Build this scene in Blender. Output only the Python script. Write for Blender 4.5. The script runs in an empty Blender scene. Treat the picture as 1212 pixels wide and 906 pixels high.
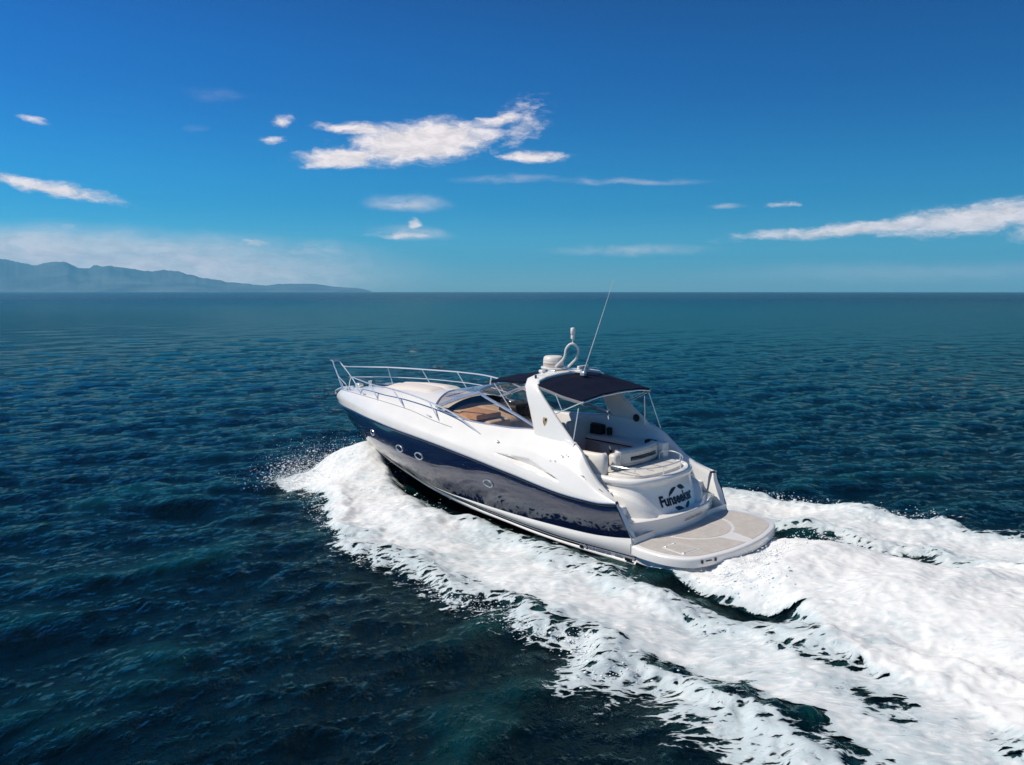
import bpy, bmesh, math, random
import numpy as np
from math import sin, cos, pi, radians, sqrt, atan2, atan
from mathutils import Vector, Matrix

random.seed(7); rng = np.random.default_rng(11)
S = bpy.context.scene
COL = S.collection

# ------------------------------------------------------------------ camera
FPX, CAMH, PITCH = 1055.3, 6.032, radians(5.87)
cam = bpy.data.cameras.new('camera'); camo = bpy.data.objects.new('camera', cam); COL.objects.link(camo)
cam.sensor_width = 36; cam.lens = FPX / 1212 * 36; cam.clip_start = .1; cam.clip_end = 60000
camo.location = (0, 0, CAMH); camo.rotation_euler = (pi/2 - PITCH, 0, 0)
S.camera = camo

# ------------------------------------------------------------------ light and exposure
SUN_EL, SUN_AZ = radians(50), radians(190)      # azimuth measured from +X, counter-clockwise
sd = Vector((cos(SUN_EL)*cos(SUN_AZ), cos(SUN_EL)*sin(SUN_AZ), sin(SUN_EL)))
sl = bpy.data.lights.new('sun', 'SUN'); so = bpy.data.objects.new('sun', sl); COL.objects.link(so)
sl.energy = 4.5; sl.angle = radians(.5); sl.color = (1, .93, .81)
so.rotation_euler = sd.to_track_quat('Z', 'Y').to_euler()
S.view_settings.view_transform = 'Standard'; S.view_settings.look = 'None'
S.view_settings.exposure = 0; S.view_settings.gamma = 1; S.view_settings.use_curve_mapping = False
S.cycles.use_denoising = True
S.cycles.max_bounces = 8; S.cycles.transparent_max_bounces = 12
S.cycles.volume_bounces = 1; S.cycles.caustics_reflective = False; S.cycles.caustics_refractive = False
S.cycles.sample_clamp_indirect = 4

W = bpy.data.worlds.new('World'); S.world = W; W.use_nodes = True
nt = W.node_tree; N = nt.nodes; L = nt.links; N.clear()
def nd(tree, typ, **kw):
    n = tree.nodes.new(typ)
    for k, v in kw.items():
        if k.startswith('i_'):
            key = k[2:]; key = int(key) if key.isdigit() else key
            n.inputs[key].default_value = v
        else: setattr(n, k, v)
    return n
def math_(tree, op, a, b=None, c=None, clamp=False):
    n = tree.nodes.new('ShaderNodeMath'); n.operation = op; n.use_clamp = clamp
    for i, v in enumerate((a, b, c)):
        if v is None: continue
        if isinstance(v, (int, float)): n.inputs[i].default_value = v
        else: tree.links.new(v, n.inputs[i])
    return n.outputs[0]
def mapr(tree, val, a, b, c=0., d=1., smooth=True):
    n = tree.nodes.new('ShaderNodeMapRange')
    if smooth: n.interpolation_type = 'SMOOTHSTEP'
    tree.links.new(val, n.inputs['Value'])
    for k, v in zip(('From Min', 'From Max', 'To Min', 'To Max'), (a, b, c, d)): n.inputs[k].default_value = v
    return n.outputs[0]
def mixc(tree, fac, a, b, typ='MIX'):
    n = tree.nodes.new('ShaderNodeMix'); n.data_type = 'RGBA'; n.blend_type = typ
    for s, v in ((n.inputs[0], fac), (n.inputs[6], a), (n.inputs[7], b)):
        if isinstance(v, (int, float)): s.default_value = v
        elif isinstance(v, tuple): s.default_value = (*v, 1) if len(v) == 3 else v
        else: tree.links.new(v, s)
    return n.outputs[2]

sky = nd(nt, 'ShaderNodeTexSky', sky_type='NISHITA', sun_disc=False)
sky.sun_elevation = SUN_EL
sky.sun_rotation = (pi/2 - SUN_AZ) % (2*pi)
sky.air_density = 1.0; sky.dust_density = .3; sky.ozone_density = 2.5; sky.altitude = 0
tc = nd(nt, 'ShaderNodeTexCoord')
sep = nd(nt, 'ShaderNodeSeparateXYZ'); L.new(tc.outputs['Generated'], sep.inputs[0])
az = math_(nt, 'ARCTAN2', sep.outputs[0], sep.outputs[1])          # bearing, radians, 0 = +Y
el = math_(nt, 'ARCSINE', sep.outputs[2])
ae = nd(nt, 'ShaderNodeCombineXYZ'); L.new(az, ae.inputs[0]); L.new(el, ae.inputs[1]); AE = ae.outputs[0]
def pix_dir(u, v):
    a = (u-606)/FPX; b = -(v-453)/FPX; cp, sp_ = cos(PITCH), sin(PITCH)
    x, y, z = a, cp+b*sp_, -sp_+b*cp; r = sqrt(x*x+y*y+z*z)
    return atan2(x, y), math.asin(z/r)
# warp of the cloud field
wn = nd(nt, 'ShaderNodeTexNoise', i_Scale=14., i_Detail=5., i_Roughness=.6); wn.inputs['Distortion'].default_value = .3
wm = nd(nt, 'ShaderNodeMapping'); wm.inputs['Scale'].default_value = (1, 2.2, 1); L.new(AE, wm.inputs[0]); L.new(wm.outputs[0], wn.inputs['Vector'])
wsub = nd(nt, 'ShaderNodeVectorMath', operation='SUBTRACT'); L.new(wn.outputs['Color'], wsub.inputs[0]); wsub.inputs[1].default_value = (.5, .5, .5)
wsc = nd(nt, 'ShaderNodeVectorMath', operation='MULTIPLY'); L.new(wsub.outputs[0], wsc.inputs[0]); wsc.inputs[1].default_value = (.055, .018, 0)
wad = nd(nt, 'ShaderNodeVectorMath', operation='ADD'); L.new(AE, wad.inputs[0]); L.new(wsc.outputs[0], wad.inputs[1]); AW = wad.outputs[0]
CL = [ # u, v, rx, ry, rotation deg (image, clockwise +), weight, soft
 (405,187,60,14,-4,1.35,0), (500,168,105,27,-6,1.5,0), (425,155,62,9,3,1.0,0), (585,142,40,11,-8,.9,0), (612,150,58,34,-30,.5,0), (632,186,52,9,-3,1.05,0),
 (55,222,100,10,9,.95,0), (330,145,20,8,4,.85,0), (325,169,20,7,-6,.75,0), (43,143,18,6,8,.7,0), (255,112,34,9,0,.08,1), (232,152,14,5,0,.10,1),
 (482,240,52,11,2,.55,1), (487,276,46,10,2,.66,1), (489,266,11,9,0,.85,0), (480,278,44,8,0,.8,0),
 (298,288,22,9,0,.7,0), (372,297,44,14,0,.62,1), (80,272,16,6,0,.5,1),
 (1040,267,190,10,-4,1.1,0), (1165,258,120,20,-5,1.15,0), (1230,262,60,30,0,.7,0), (745,297,100,8,0,.42,1), (740,214,95,4,0,.28,1), (926,242,28,5,-4,.6,0), (858,244,20,4,0,.45,1), (600,213,60,5,0,.25,1)]
hard = None; softm = None
for (u, v, rx, ry, rot, w, soft) in CL:
    a0, e0 = pix_dir(u, v)
    m = nd(nt, 'ShaderNodeMapping', vector_type='TEXTURE'); L.new(AW, m.inputs[0])
    m.inputs['Location'].default_value = (a0, e0, 0); m.inputs['Rotation'].default_value = (0, 0, -radians(rot))
    m.inputs['Scale'].default_value = (rx/FPX, ry/FPX, 1)
    ln = nd(nt, 'ShaderNodeVectorMath', operation='LENGTH'); L.new(m.outputs[0], ln.inputs[0])
    f = mapr(nt, ln.outputs['Value'], 1.25, 0., 0., w)
    if soft: softm = f if softm is None else math_(nt, 'MAXIMUM', softm, f)
    else: hard = f if hard is None else math_(nt, 'MAXIMUM', hard, f)
cm = nd(nt, 'ShaderNodeMapping'); cm.inputs['Scale'].default_value = (1, 2.6, 1); L.new(AW, cm.inputs[0])
cn = nd(nt, 'ShaderNodeTexNoise', i_Scale=42., i_Detail=11., i_Roughness=.70); L.new(cm.outputs[0], cn.inputs['Vector'])
cn2 = nd(nt, 'ShaderNodeTexNoise', i_Scale=26., i_Detail=6., i_Roughness=.6); L.new(cm.outputs[0], cn2.inputs['Vector'])
dens = math_(nt, 'ADD', hard, math_(nt, 'MULTIPLY', math_(nt, 'SUBTRACT', cn.outputs[0], .5), 1.5))
cloud_h = math_(nt, 'MULTIPLY', mapr(nt, dens, .12, 1.02, 0, .98), mapr(nt, hard, .02, .16))
cloud_s = math_(nt, 'MULTIPLY', softm, mapr(nt, cn2.outputs[0], .3, .62, .25, 1.15))
# low bank of pale vapour over the hills, thinning to the right
a0, e0 = pix_dir(60, 315)
bm = nd(nt, 'ShaderNodeMapping', vector_type='TEXTURE'); L.new(AW, bm.inputs[0])
bm.inputs['Location'].default_value = (a0, e0-.004, 0); bm.inputs['Scale'].default_value = (440/FPX, 52/FPX, 1)
bl = nd(nt, 'ShaderNodeVectorMath', operation='LENGTH'); L.new(bm.outputs[0], bl.inputs[0])
bank = math_(nt, 'MULTIPLY', mapr(nt, bl.outputs['Value'], 1.05, .30, 0, .98), mapr(nt, cn2.outputs[0], .25, .7, .75, 1.1))
a0, e0 = pix_dir(1130, 322)
b2 = nd(nt, 'ShaderNodeMapping', vector_type='TEXTURE'); L.new(AW, b2.inputs[0])
b2.inputs['Location'].default_value = (a0, e0, 0); b2.inputs['Scale'].default_value = (330/FPX, 16/FPX, 1)
b2l = nd(nt, 'ShaderNodeVectorMath', operation='LENGTH'); L.new(b2.outputs[0], b2l.inputs[0])
bank2 = mapr(nt, b2l.outputs['Value'], 1., 0., 0, .22)
cloud = math_(nt, 'MAXIMUM', math_(nt, 'MAXIMUM', cloud_h, cloud_s), math_(nt, 'MAXIMUM', bank, bank2), clamp=True)
# the photograph's deep polarised blue: grade of the physical sky by elevation
hsv = nd(nt, 'ShaderNodeHueSaturation', i_Saturation=1.25, i_Value=1.); L.new(sky.outputs[0], hsv.inputs['Color'])
grad = nd(nt, 'ShaderNodeValToRGB')
cr = grad.color_ramp; cr.interpolation = 'EASE'
cr.elements[0].position = 0.; cr.elements[0].color = (.40, .75, 1.06, 1)
cr.elements[1].position = 1.; cr.elements[1].color = (.56, .66, .74, 1)
for p, c in ((.06, (.18, .67, 1.03)), (.14, (.075, .55, .92)), (.33, (.065, .42, .82)), (.46, (.085, .35, .70)), (.70, (.30, .42, .62))):
    e = cr.elements.new(p); e.color = (*c, 1)
L.new(mapr(nt, el, 0., .7, 0, 1, smooth=False), grad.inputs[0])
sky0 = mixc(nt, 1., hsv.outputs[0], grad.outputs[0], 'MULTIPLY')
side_ = nd(nt, 'ShaderNodeVectorMath', operation='SCALE'); L.new(sky0, side_.inputs[0]); L.new(mapr(nt, az, -.75, .75, 1.30, .76), side_.inputs['Scale'])
skyc = side_.outputs[0]
shade = mapr(nt, cn.outputs[0], .35, .65, .78, 1.)
ccol = nd(nt, 'ShaderNodeVectorMath', operation='SCALE'); ccol.inputs[0].default_value = (11., 9.8, 9.6); L.new(shade, ccol.inputs['Scale'])
allc = mixc(nt, cloud, skyc, ccol.outputs[0])
bg = nd(nt, 'ShaderNodeBackground', i_Strength=.1); L.new(allc, bg.inputs[0])
wo = nd(nt, 'ShaderNodeOutputWorld'); L.new(bg.outputs[0], wo.inputs[0])

# ------------------------------------------------------------------ helpers
def mat(name, col, rough=.5, metal=0., coat=0., spec=.5, bump=None, var=None, alpha=1., trans=0., ior=1.45):
    m = bpy.data.materials.new(name); m.use_nodes = True; t = m.node_tree; b = t.nodes['Principled BSDF']
    b.inputs['Base Color'].default_value = (*col, 1); b.inputs['Roughness'].default_value = rough
    b.inputs['Metallic'].default_value = metal; b.inputs['Coat Weight'].default_value = coat
    b.inputs['Coat Roughness'].default_value = .03
    b.inputs['Specular IOR Level'].default_value = spec; b.inputs['Transmission Weight'].default_value = trans
    b.inputs['IOR'].default_value = ior; b.inputs['Alpha'].default_value = alpha
    c = t.nodes.new('ShaderNodeTexCoord')
    if var:
        n = nd(t, 'ShaderNodeTexNoise', i_Scale=var[0], i_Detail=5., i_Roughness=.6); t.links.new(c.outputs['Object'], n.inputs['Vector'])
        f = mapr(t, n.outputs[0], .3, .7)
        t.links.new(mixc(t, f, tuple(x*(1-var[1]) for x in col), tuple(min(1, x*(1+var[1])) for x in col)), b.inputs['Base Color'])
        t.links.new(mapr(t, n.outputs[0], .3, .7, rough*.85, min(1, rough*1.2)), b.inputs['Roughness'])
    if bump:
        n = nd(t, 'ShaderNodeTexNoise', i_Scale=bump[0], i_Detail=3.); t.links.new(c.outputs['Object'], n.inputs['Vector'])
        bp = nd(t, 'ShaderNodeBump', i_Strength=bump[1], i_Distance=bump[2]); t.links.new(n.outputs[0], bp.inputs['Height'])
        t.links.new(bp.outputs[0], b.inputs['Normal'])
    return m
GEL = mat('white gelcoat', (.81, .78, .735), .22, coat=.5, var=(1.3, .025))
GEL2 = mat('ivory gelcoat', (.74, .72, .69), .35, coat=.2, var=(3, .03))
NAVY = mat('navy hull paint', (.005, .010, .040), .05, coat=1., spec=.9, bump=(1.4, .12, .02))
BLACK = mat('black stripe', (.008, .009, .014), .2, coat=.5)
GREYS = mat('grey stripe', (.10, .10, .11), .3)
ANTI = mat('red antifouling', (.075, .022, .016), .6, var=(5, .3))
STEEL = mat('polished stainless steel', (.90, .89, .87), .30, metal=.7)
ALU = mat('satin aluminium frame', (.62, .65, .70), .28, metal=.85)
CANVAS = mat('navy canvas', (.005, .008, .022), .85, spec=.15, bump=(60, .35, .01), var=(4, .2))
VALANCE = mat('grey canvas underside', (.42, .38, .38), .8, bump=(50, .3, .01))
VINYL = mat('cream vinyl upholstery', (.70, .66, .60), .45, bump=(9, .25, .02), var=(6, .04))
CUSH = mat('pale sun cushion', (.70, .63, .57), .6, bump=(14, .2, .01))
TAN = mat('tan leather upholstery', (.62, .36, .20), .5, bump=(8, .3, .03), var=(5, .12))
TANL = mat('light tan trim', (.72, .55, .40), .5, var=(4, .1))
DARK = mat('dark cockpit trim', (.018, .014, .013), .55, var=(5, .3))
PAD = mat('beige non-slip deck', (.48, .44, .405), .8, bump=(160, .5, .004), var=(7, .07))
GLASSY = mat('tinted windscreen glass', (.72, .66, .58), .02, trans=1., ior=1.02, spec=.9)
def thin_glass(name, tint):
    m = bpy.data.materials.new(name); m.use_nodes = True; t = m.node_tree; t.nodes.remove(t.nodes['Principled BSDF'])
    tr = nd(t, 'ShaderNodeBsdfTransparent'); tr.inputs[0].default_value = (*tint, 1); g = nd(t, 'ShaderNodeBsdfGlossy', i_Roughness=.02)
    lw = nd(t, 'ShaderNodeLayerWeight', i_Blend=.5); fr = math_(t, 'ADD', math_(t, 'MULTIPLY', math_(t, 'POWER', lw.outputs['Facing'], 5.), .9), .05); mx = nd(t, 'ShaderNodeMixShader'); t.links.new(fr, mx.inputs[0]); t.links.new(tr.outputs[0], mx.inputs[1]); t.links.new(g.outputs[0], mx.inputs[2])
    t.links.new(mx.outputs[0], t.nodes['Material Output'].inputs['Surface']); return m
GLASSY = thin_glass('tinted windscreen glass', (.86, .80, .73))
SMOKE = mat('dark port glass', (.01, .012, .016), .04, coat=1.)
TEAK = mat('varnished teak', (.30, .13, .05), .4, var=(20, .25))
RED = mat('red plastic', (.45, .03, .02), .4)
INK = mat('dark lettering', (.012, .014, .024), .35)
INKF = mat('faded grey-brown lettering', (.30, .26, .25), .5)
INKB = mat('slate blue lettering', (.10, .12, .19), .4)
SIL = mat('silver decal', (.50, .52, .57), .25, metal=.3)

def link(me, name, m, parent=None, smooth=True, angle=35):
    me.update()
    if smooth:
        me.shade_smooth(); me.set_sharp_from_angle(angle=radians(angle))
    if m: me.materials.append(m)
    o = bpy.data.objects.new(name, me); COL.objects.link(o)
    if parent: o.parent = parent
    return o
def from_arrays(v, f, name='mesh'):
    me = bpy.data.meshes.new(name); me.from_pydata([tuple(map(float, p)) for p in v], [], [tuple(map(int, q)) for q in f]); me.validate(); return me
def pchip(x, y, xq):
    x = np.asarray(x, float); y = np.asarray(y, float); h = np.diff(x); d = np.diff(y)/h
    m = np.zeros_like(y); m[0], m[-1] = d[0], d[-1]
    for i in range(1, len(x)-1):
        if d[i-1]*d[i] > 0:
            w1, w2 = 2*h[i]+h[i-1], h[i]+2*h[i-1]; m[i] = (w1+w2)/(w1/d[i-1]+w2/d[i])
    xq = np.clip(xq, x[0], x[-1]); i = np.clip(np.searchsorted(x, xq)-1, 0, len(x)-2); t = (xq-x[i])/h[i]
    return (2*t**3-3*t*t+1)*y[i]+(t**3-2*t*t+t)*h[i]*m[i]+(-2*t**3+3*t*t)*y[i+1]+(t**3-t*t)*h[i]*m[i+1]
class Curve:
    def __init__(s, pts): s.p = np.array(sorted(pts), float)
    def y(s, x): return pchip(s.p[:, 0], s.p[:, 1], x)
    def z(s, x): return pchip(s.p[:, 0], s.p[:, 2], x)
    def at(s, t):
        x = s.p[0, 0]+(s.p[-1, 0]-s.p[0, 0])*t
        return np.stack([x, s.y(x), s.z(x)], 1)
def grid_faces(nr, nc, off=0, flip=False, wrap=False):
    F = []
    for i in range(nr-1):
        for j in range(nc if wrap else nc-1):
            a = off+i*nc+j; b = off+i*nc+(j+1) % nc; c = b+nc; d = a+nc
            F.append((a, d, c, b) if flip else (a, b, c, d))
    return F
def sheet(G, flip=False):
    G = np.asarray(G); return G.reshape(-1, 3), grid_faces(G.shape[0], G.shape[1], 0, flip)
def both(G):
    """a sheet and its mirror image on the other side of the boat, one mesh"""
    v, f = sheet(G); v2 = v*np.array([1, -1, 1]); n = len(v)
    return np.vstack([v, v2]), f+[tuple(n+k for k in reversed(q)) for q in f]
def weld(me, d=.001):
    b = bmesh.new(); b.from_mesh(me); bmesh.ops.remove_doubles(b, verts=b.verts, dist=d)
    bmesh.ops.recalc_face_normals(b, faces=b.faces); b.to_mesh(me); b.free(); return me
def smooth_path(P, n=6):
    P = np.asarray(P, float)
    if len(P) < 3: return P
    t = np.r_[0, np.cumsum(np.linalg.norm(np.diff(P, axis=0), axis=1))]
    q = np.interp(np.linspace(0, len(P)-1, (len(P)-1)*n+1), range(len(P)), t)
    out = []
    Q = np.vstack([2*P[0]-P[1], P, 2*P[-1]-P[-2]])
    for i in range(len(P)-1):
        p0, p1, p2, p3 = Q[i:i+4]
        for k in range(n):
            u = k/n; out.append(.5*((2*p1)+(p2-p0)*u+(2*p0-5*p1+4*p2-p3)*u*u+(3*p1-p0-3*p2+p3)*u**3))
    out.append(P[-1]); return np.array(out)
def tube_arrays(P, r, seg=8, smooth=True, n=6, off=0):
    P = smooth_path(P, n) if smooth else np.asarray(P, float)
    R = np.full(len(P), r) if np.isscalar(r) else np.interp(np.linspace(0, 1, len(P)), np.linspace(0, 1, len(r)), r)
    T = np.gradient(P, axis=0); T /= np.linalg.norm(T, axis=1)[:, None]+1e-9
    ref = np.array([0, 0, 1.]) if abs(T[0][2]) < .9 else np.array([1., 0, 0])
    V = []; nrm = np.cross(T[0], ref); nrm /= np.linalg.norm(nrm)
    for p, t, rr in zip(P, T, R):
        nrm = nrm-t*(nrm@t); nrm /= np.linalg.norm(nrm); b = np.cross(t, nrm)
        for k in range(seg):
            a = 2*pi*k/seg; V.append(p+rr*(cos(a)*nrm+sin(a)*b))
    m = len(P); F = grid_faces(m, seg, off, True, wrap=True)
    F += [tuple(off+k for k in range(seg)), tuple(off+(m-1)*seg+k for k in reversed(range(seg)))]
    return V, F
def tube(name, P, r, m, parent, seg=8, smooth=True, extra=()):
    V, F = tube_arrays(P, r, seg, smooth)
    for (P2, r2, sm2) in extra:
        v2, f2 = tube_arrays(P2, r2, seg, sm2, off=len(V)); V = list(V)+list(v2); F += f2
    return link(from_arrays(V, F), name, m, parent)
def rbox(name, lo, hi, m, parent, r=.03, seg=3, fn=None, sub=0, rot=None):
    """rounded box between two corners; fn bends it"""
    b = bmesh.new(); bmesh.ops.create_cube(b, size=1)
    lo = np.array(lo, float); hi = np.array(hi, float)
    for v in b.verts: v.co = Vector((lo+hi)/2+np.array(v.co)*(hi-lo))
    if sub: bmesh.ops.subdivide_edges(b, edges=[e for e in b.edges if (e.verts[0].co-e.verts[1].co).length > .3], cuts=sub, use_grid_fill=True)
    bmesh.ops.bevel(b, geom=[e for e in b.edges if e.calc_face_angle(0) > 1.], offset=r, segments=seg, affect='EDGES', profile=.5)
    if rot is not None:
        c = Vector((lo+hi)/2)
        for v in b.verts: v.co = rot @ (v.co-c)+c
    if fn:
        for v in b.verts: v.co = Vector(fn(*v.co))
    me = bpy.data.meshes.new(name); b.to_mesh(me); b.free()
    return link(me, name, m, parent, angle=50)
def prism(name, poly, z0, z1, m, parent, bev=0., zf=None, segs=2):
    """plan outline (x,y) extruded between two heights"""
    b = bmesh.new(); lo = [b.verts.new((x, y, z0)) for x, y in poly]
    f = b.faces.new(lo); r = bmesh.ops.extrude_face_region(b, geom=[f])
    up = [g for g in r['geom'] if isinstance(g, bmesh.types.BMVert)]
    for v in up: v.co.z = z1
    bmesh.ops.recalc_face_normals(b, faces=b.faces)
    if bev:
        uset = set(up)
        bmesh.ops.bevel(b, geom=[e for e in b.edges if all(v in uset for v in e.verts)], offset=bev, segments=segs, affect='EDGES', profile=.5)
    if zf:
        for v in b.verts: v.co.z += zf(v.co.x, v.co.y)
    me = bpy.data.meshes.new(name); b.to_mesh(me); b.free()
    return link(me, name, m, parent, angle=40)
def tag(o, label, cat=None, group=None, kind=None):
    if label: o['label'] = label
    if cat: o['category'] = cat
    if group: o['group'] = group
    if kind: o['kind'] = kind
    return o

# ------------------------------------------------------------------ the boat's place on the water
YAW, TRIM, ROLL = radians(135.455), radians(1.98), radians(-1.841)
BX, BY = 5.426, 18.981
Rz = Matrix.Rotation(YAW, 4, 'Z'); Ry = Matrix.Rotation(-TRIM, 4, 'Y'); Rx = Matrix.Rotation(ROLL, 4, 'X')
BOATM = Matrix.Translation((BX, BY, 0)) @ Rz @ Ry @ Rx
def to_boat(x, y): # plan coordinates: ahead of the stern / to port
    dx, dy = x-BX, y-BY; return dx*cos(YAW)+dy*sin(YAW), -dx*sin(YAW)+dy*cos(YAW)
def from_boat(a, b): return BX+a*cos(YAW)-b*sin(YAW), BY+a*sin(YAW)+b*cos(YAW)

# ------------------------------------------------------------------ value noise on arrays
def _h(ix, iy, s):
    n = (ix.astype(np.int64)*374761393+iy.astype(np.int64)*668265263+s*974634777) & 0xffffffff
    n = ((n ^ (n >> 13))*1274126177) & 0xffffffff; n = n ^ (n >> 16)
    return (n & 0xffffff)/float(0xffffff)
def vnoise(x, y, s=0):
    ix = np.floor(x); iy = np.floor(y); fx = x-ix; fy = y-iy; fx = fx*fx*fx*(fx*(fx*6-15)+10); fy = fy*fy*fy*(fy*(fy*6-15)+10)
    a = _h(ix, iy, s); b = _h(ix+1, iy, s); c = _h(ix, iy+1, s); d = _h(ix+1, iy+1, s)
    return a+(b-a)*fx+(c-a)*fy+(a-b-c+d)*fx*fy
def fbm(x, y, s=0, oct=5, rough=.55):
    t = 0; amp = 1; tot = 0
    for k in range(oct):
        t = t+amp*vnoise(x*2**k+17.3*k, y*2**k-9.1*k, s+k); tot += amp; amp *= rough
    return t/tot
def sstep(a, b, x):
    t = np.clip((x-a)/(b-a), 0, 1); return t*t*(3-2*t)
def sdist(px, py, poly):
    """signed distance to a polygon, positive inside"""
    P = np.array(poly, float); Q = np.roll(P, -1, 0); d = np.full(px.shape, 1e9); ins = np.zeros(px.shape, bool)
    for (x1, y1), (x2, y2) in zip(P, Q):
        ex, ey = x2-x1, y2-y1; t = np.clip(((px-x1)*ex+(py-y1)*ey)/(ex*ex+ey*ey), 0, 1)
        d = np.minimum(d, (px-x1-t*ex)**2+(py-y1-t*ey)**2)
        c = ((y1 > py) != (y2 > py)) & (px < ex*(py-y1)/(ey if ey else 1e-9)+x1); ins ^= c
    return np.where(ins, np.sqrt(d), -np.sqrt(d))

# ------------------------------------------------------------------ wind waves
NW = 170
wl = np.exp(rng.uniform(np.log(.2), np.log(11.), NW)); wd = radians(-48)+rng.normal(0, .62, NW); wp = rng.uniform(0, 2*pi, NW)
slope = .019*np.clip(wl/1.0, .6, 1.)*np.clip(2.2/wl, .3, 1); wa = slope*wl/(2*pi); wk = 2*pi/wl
def waves(x, y, spacing):
    h = np.zeros_like(x)
    for k in range(NW):
        w = np.clip((wl[k]/(spacing+1e-6)-2.2)/2., 0, 1)
        if np.max(w) <= 0: continue
        ph = wk[k]*(x*cos(wd[k])+y*sin(wd[k]))+wp[k]
        h += w*wa[k]*(np.sin(ph)+.22*np.cos(2*ph))
    h *= .75+.7*vnoise(x/14, y/9, 91)
    return h

# outline of the wash in boat coordinates
OUT = [(14.6,.05),(14.9,1.2),(15.35,2.2),(15.3,2.85),(14.4,3.05),(13.4,3.0),(12.2,3.3),(11.0,3.9),(9.9,4.5),(8.8,5.0),(7.3,5.6),(6.2,5.75),(5.4,5.5),(4.4,5.85),(3.1,6.2),(2.4,6.1),(1.5,6.2),(.8,6.45),(.2,6.1),(-.35,6.3),(-1.0,7.1),(-1.6,6.2),(-3.2,6.8),(-4.2,7.3),(-8,8.9),(-14,11),(-30,17)]
INN = [(-30,3.0),(-14,2.6),(-5,2.6),(-1.3,3.05),(-.2,2.86),(1.2,2.74),(2.8,2.32),(4.3,2.14),(6.0,1.97),(7.2,1.8),(7.6,2.15),(9.0,1.86),(11.0,1.18),(12.5,.55),(13.6,.1)]
SIDE = OUT+INN
WASH = [(.9,0),(1.0,1.2),(1.7,1.98),(.76,2.1),(-.26,2.42),(-1.13,2.45),(-1.7,2.4),(-2.1,2.9),(-2.6,3.4),(-3.6,3.8),(-5,4),(-8,5.5),(-14,7),(-30,9),(-30,-9),(-14,-7),(-8,-5.5),(-5,-3.6),(-2.4,-2.7),(-1.2,-2.0),(-.2,-1.8),(.5,-1.6),(1.0,-1.2)]
HOLES = [(-2.9,3.7,.95,.34,-10),(-3.7,3.75,.65,.34,0),(-4.75,5.1,.8,.45,-20),(-4.2,4.6,.55,.3,0),(-3.3,6.0,1.1,.24,-15),(-4.7,6.5,1.2,.28,-12),(-1.7,5.5,.8,.25,-12),(-6.2,4.6,.8,.4,0),
         (-.2,-2.35,1.3,.34,8),(-2.6,-7.3,1.3,.5,14),(-4,-6.4,1.4,.5,14),(-3.6,2.9,.5,.15,-10),(2.,5.4,.5,.14,-8),(-2.6,-2.2,1.2,.3,8)]
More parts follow.
